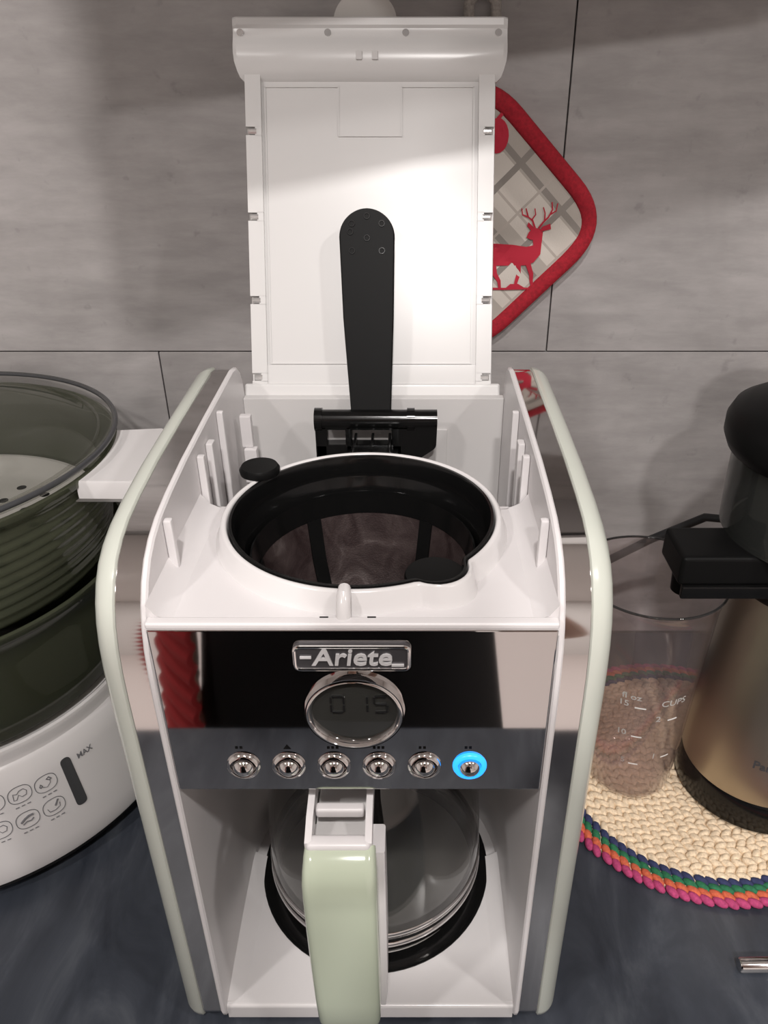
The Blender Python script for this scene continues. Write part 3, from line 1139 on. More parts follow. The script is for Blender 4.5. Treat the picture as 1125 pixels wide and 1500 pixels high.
box(bm, HX - 0.0148, HX + 0.0132, 0.266, 0.338, 0.1950, 0.1975, 0.0008, 2)
build('handle_floor', bm, 'grey_plastic', handle)
bm = NB()
box(bm, HX - 0.012, HX + 0.010, 0.284, 0.3340, 0.178, 0.1948, 0.003, 3)
build('handle_mount', bm, 'white_plastic', handle)

# ------------------------------------------------------------------ food steamer
SX, SY = -0.388, 0.522
sm = thing('food_steamer', 'round food steamer with smoky bowls and a white printed base', 'steamer', (SX, SY, 0.0))
bm = NB()
lathe(bm, [(0, 0.0), (0.145, 0.0), (0.160, 0.004), (0.166, 0.010), (0.166, 0.016), (0, 0.016)], SX, SY, 96)
build('foot', bm, 'black_rubber', sm)
bm = NB()
lathe(bm, [(0, 0.0145), (0.166, 0.0145), (0.1705, 0.018), (0.1712, 0.023), (0.1695, 0.034), (0.1650, 0.056), (0.1560, 0.090), (0.1505, 0.107), (0.1470, 0.1095), (0.1462, 0.1130), (0.1470, 0.1190), (0.1460, 0.1220), (0.1435, 0.1225), (0.1405, 0.120), (0.136, 0.115), (0, 0.112)], SX, SY, 128)
sbase = build('base', bm, 'white_gloss', sm, smooth=40)
PRO = [(0.023, 0.1712), (0.034, 0.1695), (0.056, 0.1650), (0.090, 0.1560), (0.107, 0.1505)]


def srad(z):
    for (za, ra), (zb, rb) in zip(PRO, PRO[1:]):
        if za <= z <= zb:
            return ra + (rb - ra) * (z - za) / (zb - za)
    return PRO[0][1] if z < PRO[0][0] else PRO[-1][1]


def on_base(az0, z0, u, v, lift=0.0004, tilt=0.0):
    """point on the base's outside: u along the circumference, v up the slope"""
    uu = u * cos(tilt) - v * sin(tilt)
    vv = u * sin(tilt) + v * cos(tilt)
    z = z0 + vv * 0.966
    r = srad(z) + lift
    a = az0 + uu / srad(z0)
    return Vector((SX + r * cos(a), SY + r * sin(a), z + lift * 0.26))


def wrap_poly(name, polys, az, z0, material, parent, tilt=0.0):
    bm = NB()
    for pl in polys:
        prism(bm, pl, lambda a, b: on_base(az, z0, a, b, 0.0001, tilt), lambda a, b: on_base(az, z0, a, b, 0.0005, tilt))
    return build(name, bm, material, parent, smooth=0)


wrap_poly('water_gauge', [rounded([(-0.0042, -0.022), (0.0042, -0.022), (0.0042, 0.022), (-0.0042, 0.022)], 0.004, 5)], radians(-39.2), 0.0735, 'gauge_grey', sbase)
me = text_mesh('MAX', 0.0062, 0.00005, Matrix.Identity(4), bold=0.0001)
for v in me.vertices:
    v.co = on_base(radians(-33.4), 0.0895, v.co.x, v.co.y, 0.0004 + v.co.z)
link_mesh('max_lettering', me, 'print_grey', sbase, smooth=0)


def stroke(bm, pts, wd, az, z0, closed=False):
    n = len(pts)
    q = [on_base(az, z0, a, b, 0.0002) for a, b in pts]
    tube(bm, q, wd, 5, closed=closed)


icons = [(-45.8, 0.0845, 0), (-52.6, 0.0860, 1), (-46.0, 0.0640, 2), (-52.8, 0.0645, 3), (-59.4, 0.0870, 0), (-59.6, 0.0650, 1), (-66.2, 0.0865, 2), (-66.4, 0.0650, 3)]
for (az, z0, kind) in icons:
    a_ = radians(az)
    bm = NB()
    ell = [(0.0082 * abs(cos(t)) ** 0.8 * (1 if cos(t) > 0 else -1), 0.0068 * abs(sin(t)) ** 0.8 * (1 if sin(t) > 0 else -1)) for t in [2 * pi * k / 32 for k in range(32)]]
    stroke(bm, ell, 0.00028, a_, z0, True)
    if kind == 0:
        stroke(bm, [(-0.005, -0.001), (-0.004, 0.001), (-0.003, -0.001), (-0.0045, -0.002)], 0.0005, a_, z0, True)
        stroke(bm, [(-0.003, -0.002), (0.0, -0.0035), (0.003, -0.001), (0.0035, 0.002)], 0.00025, a_, z0)
        stroke(bm, [(0.001, 0.003), (0.003, 0.004), (0.0045, 0.002), (0.003, 0.0012)], 0.0005, a_, z0, True)
    elif kind == 1:
        stroke(bm, [(-0.005, -0.003), (-0.0045, 0.002), (-0.002, 0.001), (0, 0.003), (0.003, 0.0035), (0.005, 0.001), (0.004, -0.002), (0.001, -0.0025), (-0.001, 0.0), (-0.003, -0.0035)], 0.0003, a_, z0, True)
    elif kind == 2:
        stroke(bm, [(-0.005, 0.0), (-0.004, -0.003), (0.0, -0.0035), (0.004, -0.002), (0.0045, 0.001)], 0.0003, a_, z0)
        stroke(bm, [(0.001, 0.0), (0.0025, 0.002), (0.004, 0.0042)], 0.0007, a_, z0)
    else:
        stroke(bm, [(-0.005, -0.001), (-0.002, 0.0012), (0.001, 0.0025), (0.0045, 0.0025)], 0.0009, a_, z0)
        stroke(bm, [(-0.004, -0.003), (-0.001, -0.0015), (0.002, -0.002), (0.004, -0.0005)], 0.0005, a_, z0)
    for q in range(3):
        stroke(bm, [(-0.0055 + q * 0.004, -0.0098), (-0.0030 + q * 0.004, -0.0098)], 0.0004, a_, z0)
    build('food_symbol', bm, 'print_grey', sbase, smooth=60)

# bowls: stacked, ribbed
def bowl(name, z0, z1, rb, rt, ribs):
    bm = NB()
    prof = [(0.0, z0 + 0.004), (rb - 0.012, z0 + 0.003), (rb - 0.003, z0 + 0.002), (rb, z0 + 0.006)]
    n = ribs * 4
    for k in range(1, n):
        u = k / n
        prof.append((rb + (rt - rb) * u + 0.0007 * cos(2 * pi * u * ribs), z0 + 0.006 + (z1 - z0 - 0.016) * u))
    prof += [(rt + 0.001, z1 - 0.010), (rt + 0.006, z1 - 0.006), (rt + 0.0065, z1 - 0.001), (rt + 0.004, z1), (rt + 0.001, z1 - 0.003), (rt - 0.002, z1 - 0.010)]
    for k in range(6, -1, -1):
        u = k / 6
        prof.append((rb + (rt - rb) * u - 0.003, z0 + 0.008 + (z1 - z0 - 0.02) * u))
    prof.append((0.0, z0 + 0.0065))
    lathe(bm, prof, SX, SY, 112)
    return build(name, bm, 'steamer_smoke', sm, smooth=60)


b1 = bowl('lower_bowl', 0.1185, 0.2200, 0.138, 0.146, 1)
b2 = bowl('upper_bowl', 0.2150, 0.3080, 0.142, 0.1535, 9)
# perforated insert in the upper bowl
bm = NB()
lathe(bm, [(0, 0.228), (0.120, 0.228), (0.132, 0.234), (0.136, 0.243), (0.139, 0.243), (0.135, 0.232), (0.122, 0.2255), (0, 0.2255)], SX, SY, 96)
ins = build('steam_insert', bm, 'insert_grey', sm, smooth=50)
bm = NB()
for ring_r, cnt in ((0.03, 6), (0.055, 10), (0.08, 16), (0.105, 22)):
    for k in range(cnt):
        a = 2 * pi * k / cnt + ring_r * 20
        disc(bm, (SX + ring_r * cos(a), SY + ring_r * sin(a), 0.2276), 0.0042, (0, 0, 1), (1, 0, 0), (0, 1, 0), 0.0007, 14)
ho = build('drain_hole', bm, 'black_satin', ins)
ho['kind'] = 'stuff'
# clear lid, low dome with a thick rim and a moulded ring
bm = NB()
lathe(bm, [(0, 0.3215), (0.055, 0.3212), (0.110, 0.3195), (0.130, 0.3165), (0.140, 0.312), (0.150, 0.3105), (0.1580, 0.3105), (0.1605, 0.3125), (0.1610, 0.3160), (0.1595, 0.3180), (0.1575, 0.3175)], SX, SY, 128)
slid = build('lid', bm, 'steamer_lid', sm, smooth=60)
bm = NB()
tube(bm, [(SX + 0.1602 * cos(2 * pi * k / 128), SY + 0.1602 * sin(2 * pi * k / 128), 0.3155) for k in range(128)], 0.0021, 8, closed=True)
build('lid_rim', bm, 'gauge_grey', slid, smooth=60)
bm = NB()
tube(bm, [(SX + 0.1470 * cos(2 * pi * k / 128), SY + 0.1470 * sin(2 * pi * k / 128), 0.3118) for k in range(128)], 0.0012, 8, closed=True)
build('lid_step', bm, 'steamer_lid', slid, smooth=60)
bm = NB()
tube(bm, [(SX - 0.045, SY, 0.3205), (SX - 0.04, SY, 0.338), (SX - 0.02, SY, 0.344), (SX + 0.02, SY, 0.344), (SX + 0.04, SY, 0.338), (SX + 0.045, SY, 0.3205)], 0.007, 14)
build('lid_handle', bm, 'steamer_lid', slid, smooth=60)
# white bowl handles
bm = NB()
pl = [(0.151, -0.046), (0.154, -0.038), (0.157, -0.022), (0.1585, 0.0), (0.157, 0.022), (0.151, 0.044), (0.190, 0.047), (0.198, 0.040), (0.198, -0.042), (0.190, -0.048)]
rz = radians(2)
hp = lambda a, b, z: (SX + a * cos(rz) - b * sin(rz), SY + a * sin(rz) + b * cos(rz), z)
loft(bm, [[hp(a if a > 0.185 else a - 0.006, b * 0.9, 0.2880) for a, b in pl], [hp(a, b, 0.2930) for a, b in pl], [hp(a, b, 0.3050) for a, b in pl], [hp(a + (-0.001 if a > 0.185 else 0), b * 0.985, 0.3068) for a, b in pl]])
bh = build('bowl_handle', bm, 'white_gloss', sm, smooth=30)
bm = NB()
pl2 = [(0.146, -0.030), (0.146, 0.030), (0.190, 0.033), (0.196, 0.027), (0.196, -0.027), (0.190, -0.033)]
loft(bm, [[hp(a, b, 0.2045) for a, b in pl2], [hp(a, b, 0.2160) for a, b in pl2]])
build('bowl_handle', bm, 'white_gloss', sm, smooth=30)

# ------------------------------------------------------------------ braided mat
QX, QY, QR = 0.2556, 0.4997, 0.1385
mt = thing('braided_mat', 'round cream braided mat edged in navy, green, orange and pink', 'mat', (QX, QY, 0.0))
ring_w = 0.0056


def braid(bm, r, sgn):
    n = max(6, int(2 * pi * r / 0.0088))
    for k in range(n):
        a = 2 * pi * (k + random.uniform(-0.08, 0.08)) / n
        T = Vector((-sin(a), cos(a), 0)); O = Vector((cos(a), sin(a), 0))
        tw = sgn * random.uniform(0.45, 0.7)
        ax0 = (T * cos(tw) + O * sin(tw)) * 0.0062
        ax1 = (-T * sin(tw) + O * cos(tw)) * 0.0035
        ellipsoid(bm, (QX + r * cos(a), QY + r * sin(a), 0.0036 + random.uniform(-0.0003, 0.0003)), (ax0, ax1, Vector((0, 0, 0.0033))), 8, 6)


r = QR - ring_w / 2
for nm, mm in (('pink_braid', 'yarn_pink'), ('orange_braid', 'yarn_orange'), ('green_braid', 'yarn_green'), ('navy_braid', 'yarn_navy')):
    bm = NB(); braid(bm, r, 1)
    o = build(nm, bm, mm, mt, smooth=180)
    o['kind'] = 'stuff'
    r -= ring_w
bm = NB()
sg = 1
while r > 0.004:
    braid(bm, r, sg)
    sg = -sg
    r -= ring_w
o = build('cream_braid', bm, 'yarn_cream', mt, smooth=180)
o['kind'] = 'stuff'
bm = NB(); lathe(bm, [(0, 0.0004), (QR - 0.006, 0.0004), (QR - 0.006, 0.003), (0, 0.003)], QX, QY, 64)
build('mat_backing', bm, 'yarn_cream', mt)
MZ = 0.0078

# ------------------------------------------------------------------ measuring cup
CX_, CY_ = 0.1975, 0.4930
cup = thing('measuring_cup', 'clear plastic measuring cup with white scale standing on the braided mat', 'measuring cup', (CX_, CY_, MZ))
bm = NB()
oc = [(0, MZ), (0.030, MZ), (0.0345, MZ + 0.002), (0.0365, MZ + 0.007), (0.0400, 0.05), (0.0450, 0.11), (0.0505, 0.175), (0.0530, 0.205), (0.0560, 0.216), (0.0572, 0.218)]
ic = [(r_ - 0.0018, z_ + (0.002 if z_ < 0.012 else 0.0)) for r_, z_ in oc[1:]]
rings = []
for (r_, z_) in oc + [(0.0572, 0.2192), (0.0556, 0.2192)] + ic[::-1][1:] + [(0, MZ + 0.002)]:
    lean = -0.010 * (z_ - MZ) / 0.21
    rings.append((r_, z_, lean))
n0 = 0
R = lathe(bm, [(r_, z_) for r_, z_, _ in rings], 0, 0, 72)
for (r_, z_, ln), rg in zip(rings, R):
    for v in set(rg):
        v.co = (v.co.x + CX_ + ln, v.co.y + CY_, v.co.z)
cupb = build('cup_body', bm, 'cup_plastic', cup, smooth=60)
bm = NB(); tube(bm, [(CX_ - 0.0101 + 0.0566 * cos(2 * pi * k / 72), CY_ + 0.0566 * sin(2 * pi * k / 72), 0.2198) for k in range(72)], 0.0010, 8, closed=True)
build('cup_rim', bm, 'cup_edge', cup, smooth=60)


def on_cup(az, z, u, v, lift):
    zz = z + v
    rr = 0.0365 + (zz - 0.014) * 0.0868 + lift
    ln = -0.010 * (zz - MZ) / 0.21
    a = az + u / 0.045
    return Vector((CX_ + ln + rr * cos(a), CY_ + rr * sin(a), zz))


def cup_text(s_, az, z, size):
    me = text_mesh(s_, size, 0.00005, Matrix.Identity(4), bold=0.00012)
    for v in me.vertices:
        v.co = on_cup(az, z, v.co.x, v.co.y, 0.0003)
    link_mesh('scale_print', me, 'print_white', cupb, smooth=0)


def cup_line(az, z, w_):
    bm = NB()
    prism(bm, [(-w_ / 2, -0.0006), (0, -0.0006), (w_ / 2, -0.0006), (w_ / 2, 0.0006), (0, 0.0006), (-w_ / 2, 0.0006)], lambda a, b: on_cup(az, z, a, b, 0.0001), lambda a, b: on_cup(az, z, a, b, 0.0004))
    build('scale_line', bm, 'print_white', cupb, smooth=0)


A0 = radians(-113)
A1 = radians(-72)
for s_, az, z, sz in (('fl oz', A0, 0.1345, 0.0085), ('15', A0 - 0.12, 0.1260, 0.0085), ('10', A0 - 0.12, 0.0925, 0.0085), ('5', A0 - 0.04, 0.0590, 0.0085), ('CUPS', A1 + 0.02, 0.1290, 0.0090), ('2', A1 - 0.22, 0.1120, 0.0085), ('1', A1 - 0.16, 0.0665, 0.0085)):
    cup_text(s_, az, z, sz)
for az, z in ((A0 + 0.16, 0.1235), (A0 + 0.16, 0.0900), (A0 + 0.17, 0.0565), (A1 + 0.06, 0.1095), (A1 + 0.10, 0.0640)):
    cup_line(az, z, 0.0085)

# ------------------------------------------------------------------ slow juicer
JX, JY = 0.3055, 0.4850
ju = thing('slow_juicer', 'black and champagne steel slow juicer standing on the braided mat', 'juicer', (JX, JY, MZ))
bm = NB()
lathe(bm, [(0, MZ), (0.0625, MZ), (0.0645, MZ + 0.002), (0.0650, MZ + 0.012), (0.0640, 0.036), (0.0622, 0.040), (0, 0.040)], JX, JY, 80)
build('base_ring', bm, 'black_gloss', ju, smooth=40)
bm = NB()
lathe(bm, [(0, 0.038), (0.0628, 0.038), (0.0632, 0.041), (0.0625, 0.060), (0.0600, 0.110), (0.0575, 0.160), (0.0555, 0.205), (0.0548, 0.222), (0, 0.222)], JX, JY, 80)
jb = build('motor_body', bm, 'champagne_steel', ju, smooth=40)
me = text_mesh('Panasonic', 0.0105, 0.00005, Matrix.Identity(4), align='LEFT', bold=0.0002)
for v in me.vertices:
    a = radians(-122.0) + v.co.x / 0.0618
    zz = 0.0790 + v.co.y
    rr = 0.0618 - (zz - 0.07) * 0.05 + 0.0004 + v.co.z
    v.co = (JX + rr * cos(a), JY + rr * sin(a), zz)
link_mesh('lettering', me, 'print_dark', jb, smooth=0)
bm = NB()
lathe(bm, [(0, 0.220), (0.0565, 0.220), (0.0590, 0.224), (0.0600, 0.240), (0.0640, 0.252), (0.0660, 0.258), (0.0640, 0.262), (0, 0.262)], JX, JY, 72)
build('drum_base', bm, 'black_satin', ju, smooth=40)
bm = NB()
lathe(bm, [(0.066, 0.262), (0.0735, 0.264), (0.0745, 0.290), (0.0750, 0.326), (0.0730, 0.326), (0.0725, 0.290), (0.0712, 0.266), (0.066, 0.2645)], JX, JY, 72, close=True)
build('juice_drum', bm, 'drum_clear', ju, smooth=40)
bm = NB()
lathe(bm, [(0, 0.262), (0.050, 0.262), (0.056, 0.275), (0.058, 0.324), (0, 0.324)], JX, JY, 48)
build('strainer', bm, 'black_satin', ju, smooth=40)
bm = NB()
lathe(bm, [(0, 0.322), (0.072, 0.322), (0.080, 0.326), (0.0835, 0.334), (0.0835, 0.344), (0.080, 0.352), (0.070, 0.358), (0.056, 0.362), (0.050, 0.372), (0.048, 0.420), (0.046, 0.422), (0.044, 0.372), (0, 0.366)], JX, JY, 72)
build('hopper_lid', bm, 'black_satin', ju, smooth=40)
# juice spout over the cup
bm = NB()
box(bm, 0.190, 0.262, 0.448, 0.492, 0.2400, 0.2640, 0.0035, 3)
sp = build('spout', bm, 'black_satin', ju)
bm = NB()
box(bm, 0.1925, 0.262, 0.445, 0.4495, 0.2310, 0.2415, 0.0012, 2)
build('spout_lip', bm, 'black_gloss', sp)
bm = NB()
lathe(bm, [(0, 0.2225), (0.010, 0.2225), (0.011, 0.241), (0, 0.241)], 0.2045, 0.470, 24)
build('nozzle', bm, 'black_satin', sp)
# power lead running behind the cup
bm = NB()
pts = []
for k in range(33):
    u = k / 32
    pts.append((0.300 - 0.24 * u, 0.556 + 0.105 * sin(u * pi * 0.62), 0.165 + 0.055 * sin(u * 2.4) - 0.155 * u * u))
pts = [(0.300, 0.550, 0.21), (0.285, 0.572, 0.222), (0.262, 0.590, 0.215), (0.225, 0.610, 0.180), (0.19, 0.625, 0.145), (0.155, 0.635, 0.105), (0.12, 0.640, 0.06), (0.10, 0.640, 0.018), (0.085, 0.635, 0.0045), (0.05, 0.625, 0.0040), (-0.02, 0.62, 0.0040)]
tube(bm, pts, 0.0038, 10)
build('power_lead', bm, 'black_rubber', ju, smooth=60)

# ------------------------------------------------------------------ steel rod on the worktop
rod = thing('steel_rod', 'short polished steel rod lying on the slate worktop in front of the mat', 'rod', (0.30, 0.3165, 0.0))
bm = NB(); tube(bm, [(0.2340, 0.3165, 0.0052), (0.2352, 0.3165, 0.0052), (0.385, 0.3185, 0.0052)], [0.0044, 0.0052, 0.0052], 24)
build('shaft', bm, 'chrome', rod, smooth=40)
bm = NB(); tube(bm, [(0.385, 0.3185, 0.0055), (0.44, 0.3192, 0.0055)], 0.0055, 20)
build('grip', bm, 'black_satin', rod, smooth=40)

# ------------------------------------------------------------------ pot holder on its hook
HXp, HZp = 0.0546, 0.4450
ph = thing('pot_holder', 'quilted plaid pot holder with red binding and a red deer hanging on the tiles', 'pot holder', (HXp, WALL - 0.008, HZp))
S2 = 0.120
outline = rounded([(0, -S2), (S2, 0), (0, S2), (-S2, 0)], 0.048, 12)
outline = [(a, b) for a, b in outline]


def phz(a, b):
    """quilted relief"""
    u, v = (a + b) / 0.052, (a - b) / 0.052
    d = max(0.0, 1 - (abs(a) + abs(b)) / S2)
    return (0.0022 * abs(sin(pi * u)) ** 0.6 * abs(sin(pi * v)) ** 0.6) * min(1, d * 6)


bm = NB()
NR, n_ = 26, len(outline)
rings = []
for i in range(1, NR + 1):
    s_ = i / NR
    rings.append([bm.verts.new((HXp + a * s_, WALL - 0.0085 - phz(a * s_, b * s_), HZp + b * s_)) for a, b in outline])
c0 = bm.verts.new((HXp, WALL - 0.0085, HZp))
for k in range(n_):
    bm.faces.new((c0, rings[0][k], rings[0][(k + 1) % n_]))
for A, B in zip(rings, rings[1:]):
    for k in range(n_):
        bm.faces.new((A[k], A[(k + 1) % n_], B[(k + 1) % n_], B[k]))
back = [bm.verts.new((HXp + a, WALL - 0.0015, HZp + b)) for a, b in outline]
for k in range(n_):
    bm.faces.new((rings[-1][k], rings[-1][(k + 1) % n_], back[(k + 1) % n_], back[k]))
bm.faces.new(back)
pad = build('quilted_pad', bm, 'plaid_cotton', ph, smooth=60)
bm = NB()
R = []
m_ = len(outline)
inner = offset_poly(outline, 0.0115)
prof = [(-0.002, -0.0012), (-0.0025, -0.006), (-0.001, -0.0105), (0.003, -0.0115), (0.0100, -0.0112), (0.0118, -0.0090), (0.0115, -0.0012)]
Rr = []
for (ins_, dep) in prof:
    pol = offset_poly(outline, ins_)
    Rr.append([bm.verts.new((HXp + a, WALL + dep, HZp + b)) for a, b in pol])
for A, B in zip(Rr, Rr[1:] + [Rr[0]]):
    for k in range(m_):
        bm.faces.new((A[k], A[(k + 1) % m_], B[(k + 1) % m_], B[k]))
bind = build('binding', bm, 'cloth_red', ph, smooth=60)
bm = NB()
tube(bm, [(HXp - 0.004, WALL - 0.008, HZp + 0.094), (HXp - 0.010, WALL - 0.010, HZp + 0.125), (HXp - 0.010, WALL - 0.012, HZp + 0.158), (HXp, WALL - 0.0125, HZp + 0.1660), (HXp + 0.010, WALL - 0.012, HZp + 0.158), (HXp + 0.012, WALL - 0.010, HZp + 0.125), (HXp + 0.004, WALL - 0.008, HZp + 0.094)], 0.0042, 8)
build('hanging_loop', bm, 'tape_beige', ph, smooth=60)
# printed deer (flat print following the quilting)
DXO, DZO = 0.0, 0.0


def pr(px_, py_):
    """photo-independent print coordinates: millimetres from the pad centre"""
    return (px_ / 1000.0, py_ / 1000.0)


def lay_print(name, polys, lines):
    """flat print draped over the quilting"""
    bm = NB()
    for pl in polys:
        bm.faces.new([bm.verts.new((a / 1000.0, 0, b / 1000.0)) for a, b in pl])
    for pts, w0, w1 in lines:
        n = len(pts)
        L_, R_ = [], []
        for i, p in enumerate(pts):
            d = (Vector(pts[min(i + 1, n - 1)]) - Vector(pts[max(i - 1, 0)])).normalized()
            nn = Vector((-d.y, d.x)); ww = (w0 + (w1 - w0) * i / (n - 1)) / 2
            L_.append(Vector(p) + nn * ww); R_.append(Vector(p) - nn * ww)
        for i in range(n - 1):
            bm.faces.new([bm.verts.new((q.x / 1000.0, 0, q.y / 1000.0)) for q in (L_[i], L_[i + 1], R_[i + 1], R_[i])])
    bmesh.ops.triangulate(bm, faces=bm.faces[:])
    bmesh.ops.subdivide_edges(bm, edges=[e for e in bm.edges if e.calc_length() > 0.004], cuts=4, use_grid_fill=True)
    bmesh.ops.triangulate(bm, faces=bm.faces[:])
    for v in bm.verts:
        a, b = v.co.x, v.co.z
        v.co = (HXp + a, WALL - 0.0098 - phz(a, b), HZp + b)
    build(name, bm, 'red_print', pad, smooth=0)


lay_print('deer_print',
          [[(8, -33), (20, -34), (20, -15.5), (8, -16)], [(20, -34), (34, -34), (34, -16.5), (20, -15.5)], [(34, -34), (46, -33.5), (46, -18), (34, -16.5)], [(46, -33.5), (53, -31), (55, -16), (46, -18)],
           [(53, -31), (58.5, -24), (59, -12), (53, -18)], [(52, -18), (59, -14), (59.5, -6), (54, -5), (51, -12)], [(45.5, -10.5), (50, -12.5), (57, -9), (58, -4), (52, -2.5), (47.5, -6)],
           [(57, -6), (66, -3.5), (65, 1), (58, -2)], [(52, -3), (46.5, 2), (45.5, -1), (50, -6)],
           [(5, -54.5), (66, -54.5), (66, -53), (5, -52.5)], [(5, -53), (18, -53), (14, -50), (5, -49)], [(30, -53), (47, -53), (41, -49.5), (34, -49.5)]],
          [([(48, -31), (52, -41), (52.5, -47), (54, -53)], 4.5, 2.2), ([(40, -32), (41, -41), (39, -48), (38.5, -53)], 4.5, 2.2), ([(18, -31), (20, -41), (24, -47), (25, -53)], 5, 2.2),
           ([(52.5, -3), (50, 3), (46, 6), (43.5, 13)], 1.6, 1.0), ([(49, 3.5), (52, 8), (51, 13)], 1.2, 0.8), ([(46, 6), (41, 8), (40, 13)], 1.2, 0.8),
           ([(55.5, -3), (59, 2), (63, 6), (66, 12), (65, 18)], 1.6, 1.0), ([(60, 3), (60, 9), (58, 14)], 1.2, 0.8), ([(64, 8), (69, 11), (70, 17)], 1.2, 0.8)])
lay_print('bauble_print', [[(16 + 9.5 * cos(2 * pi * k / 20), 68 + 13 * sin(2 * pi * k / 20)) for k in range(20)]], [([(16, 80), (22, 87), (28, 91)], 3.0, 2.0)])
hk = thing('wall_hook', 'small steel hook on the tiles holding up the pot holder', 'hook', (HXp, WALL - 0.001, 0.615))
bm = NB(); disc(bm, (HXp, WALL, 0.620), 0.012, (0, -1, 0), (1, 0, 0), (0, 0, 1), 0.004, 28)
build('rose', bm, 'chrome', hk)
bm = NB(); tube(bm, [(HXp, WALL - 0.003, 0.616), (HXp, WALL - 0.012, 0.6085), (HXp, WALL - 0.019, 0.607), (HXp, WALL - 0.024, 0.612)], 0.0022, 10)
build('prong', bm, 'chrome', hk, smooth=60)

# ------------------------------------------------------------------ the person taking the picture (only mirrored in the chrome)
PX, PY = -0.085, -0.30
pe = thing('person', 'person in a long black dress and open red ribbed cardigan standing at the worktop', 'person', (PX, PY, FLOOR))


def skin_body(name, joints, edges, material, root=0, sub=2):
    me = bpy.data.meshes.new(name)
    me.from_pydata([j[:3] for j in joints], edges, [])
    o = bpy.data.objects.new(name, me)
    COL.objects.link(o)
    o.modifiers.new('skin', 'SKIN').use_smooth_shade = True
    for i, v in enumerate(me.skin_vertices[0].data):
        rr = joints[i][3]
        v.radius = rr if isinstance(rr, tuple) else (rr, rr)
        v.use_root = (i == root)
    sb_ = o.modifiers.new('sub', 'SUBSURF')
    sb_.levels = sb_.render_levels = sub
    dg = bpy.context.evaluated_depsgraph_get()
    m2 = bpy.data.meshes.new_from_object(o.evaluated_get(dg))
    bpy.data.objects.remove(o)
    return link_mesh(name, m2, material, pe, smooth=180)


J_ = [(PX, PY, 0.00, (0.12, 0.09)), (PX, PY, 0.14, (0.10, 0.08)), (PX, PY, 0.30, (0.12, 0.085)), (PX, PY, 0.43, (0.075, 0.06)), (PX, PY + 0.01, 0.52, 0.048), (PX, PY + 0.02, 0.59, (0.060, 0.070)), (PX, PY + 0.02, 0.67, (0.072, 0.085)), (PX, PY + 0.01, 0.735, (0.045, 0.055))]
E_ = [(k, k + 1) for k in range(7)]


def add(pts, start):
    prev = start
    for p in pts:
        J_.append(p); E_.append((prev, len(J_) - 1)); prev = len(J_) - 1
    return prev


for sx in (-1, 1):
    add([(PX + sx * 0.09, PY, -0.09, 0.085), (PX + sx * 0.10, PY + 0.01, -0.44, 0.055), (PX + sx * 0.10, PY - 0.02, -0.81, 0.038), (PX + sx * 0.105, PY + 0.06, -0.868, 0.032), (PX + sx * 0.11, PY + 0.15, -0.878, 0.022)], 0)
# hanging arm
wl = add([(PX - 0.165, PY, 0.42, 0.05), (PX - 0.215, PY - 0.01, 0.14, 0.038), (PX - 0.225, PY + 0.04, -0.08, 0.025), (PX - 0.225, PY + 0.055, -0.15, (0.016, 0.032))], 3)
for k, (dy_, ln_) in enumerate(((-0.026, 0.052), (-0.009, 0.066), (0.009, 0.072), (0.026, 0.066))):
    add([(PX - 0.223, PY + 0.055 + dy_, -0.19, 0.0095), (PX - 0.218, PY + 0.06 + dy_, -0.19 - ln_ * 0.5, 0.0085), (PX - 0.208, PY + 0.062 + dy_, -0.19 - ln_, 0.0075)], wl)
add([(PX - 0.205, PY + 0.085, -0.13, 0.011), (PX - 0.195, PY + 0.10, -0.165, 0.0085)], wl)
# arm raised to hold the phone
wr = add([(PX + 0.165, PY, 0.42, 0.05), (PX + 0.27, PY + 0.03, 0.22, 0.038), (PX + 0.215, PY + 0.17, 0.42, 0.025), (PX + 0.185, PY + 0.215, 0.485, (0.018, 0.032))], 3)
for k, dz_ in enumerate((-0.028, -0.010, 0.010, 0.028)):
    add([(PX + 0.165, PY + 0.235, 0.515 + dz_, 0.0095), (PX + 0.150, PY + 0.252, 0.525 + dz_, 0.0085), (PX + 0.140, PY + 0.258, 0.530 + dz_, 0.0078)], wr)
add([(PX + 0.160, PY + 0.205, 0.50, 0.010), (PX + 0.140, PY + 0.225, 0.525, 0.0085)], wr)
skin_body('body', J_, E_, 'skin')
# face and hair
HC = Vector((PX, PY + 0.02, 0.655))
bm = NB()
for sx in (-1, 1):
    ellipsoid(bm, HC + Vector((sx * 0.030, 0.072, 0.005)), (Vector((0.012, 0, 0)), Vector((0, 0.010, 0)), Vector((0, 0, 0.008))), 12, 8)
build('eyes', bm, 'print_white', pe, smooth=180)
bm = NB()
ellipsoid(bm, HC + Vector((0, 0.086, -0.022)), (Vector((0, 0.006, 0.026)), Vector((0.012, 0, 0)), Vector((0, 0.014, 0))), 12, 8)
for sx in (-1, 1):
    ellipsoid(bm, HC + Vector((sx * 0.072, 0.0, -0.008)), (Vector((0, 0, 0.03)), Vector((0.008, 0, 0)), Vector((0, 0.018, 0))), 12, 8)
build('nose_and_ears', bm, 'skin', pe, smooth=180)
bm = NB()
ellipsoid(bm, HC + Vector((0, 0.074, -0.058)), (Vector((0.024, 0, 0)), Vector((0, 0.008, 0)), Vector((0, 0, 0.006))), 12, 8)
build('mouth', bm, 'cloth_red', pe, smooth=180)
bm = NB()
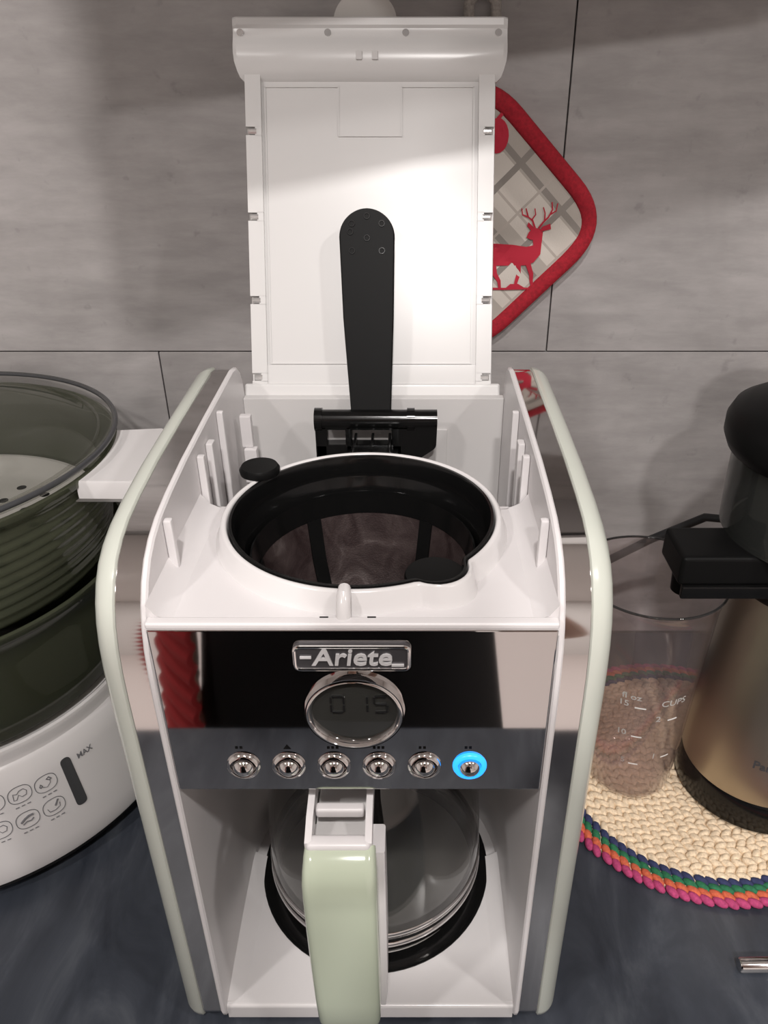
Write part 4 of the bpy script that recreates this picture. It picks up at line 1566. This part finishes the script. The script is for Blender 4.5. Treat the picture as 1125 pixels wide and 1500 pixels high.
ellipsoid(bm, HC + Vector((0, -0.022, 0.035)), (Vector((0, 0, 0.082)), Vector((0.086, 0, 0)), Vector((0, 0.088, 0))), 24, 16)
ellipsoid(bm, HC + Vector((0, -0.058, -0.055)), (Vector((0, 0, 0.115)), Vector((0.080, 0, 0)), Vector((0, 0.045, 0))), 24, 16)
build('hair', bm, 'hair', pe, smooth=180)
bm = NB()
rings = []
for z_, a_, b_ in ((-0.78, 0.26, 0.20), (-0.55, 0.245, 0.19), (-0.30, 0.225, 0.175), (-0.10, 0.20, 0.155), (0.02, 0.185, 0.145), (0.14, 0.155, 0.125), (0.28, 0.165, 0.13), (0.37, 0.165, 0.115), (0.43, 0.14, 0.085), (0.468, 0.075, 0.06)):
    rings.append([(PX + a_ * cos(2 * pi * k / 48) * (1 + 0.012 * sin(9 * 2 * pi * k / 48) * (z_ < 0)), PY + b_ * sin(2 * pi * k / 48) * (1 + 0.02 * sin(7 * 2 * pi * k / 48) * (z_ < 0)), z_) for k in range(48)])
loft(bm, rings)
build('dress', bm, 'black_cloth', pe, smooth=180)
bm = NB()
# open cardigan front on one side, ribbed across
rings = []
for k in range(121):
    u = k / 120
    z_ = 0.40 - 0.80 * u
    off = 0.012 + 0.008 * abs(sin(pi * u * 26))
    ww = 0.188 + 0.045 * u + off
    row_o, row_i = [], []
    for q in range(9):
        a_ = radians(133 + 25 * q / 8)
        row_o.append((PX + ww * 1.12 * cos(a_), PY + ww * 0.92 * sin(a_), z_))
        row_i.append((PX + (ww * 1.12 - 0.008) * cos(a_), PY + (ww * 0.92 - 0.008) * sin(a_), z_))
    rings.append(row_o + row_i[::-1])
loft(bm, rings)
build('cardigan', bm, 'red_knit', pe, smooth=60)

ph2 = thing('mobile_phone', 'black mobile phone held up in front of the worktop', 'phone', (0.03, -0.03, CAM_H))
mt_ = Matrix.Translation((0.0, 0.0, CAM_H)) @ Matrix.Rotation(radians(-29.5), 4, 'X')
bm = NB(); box(bm, -0.02, 0.052, -0.0165, -0.0085, -0.110, 0.040, 0.003, 3, mt_)
build('case', bm, 'phone_black', ph2)
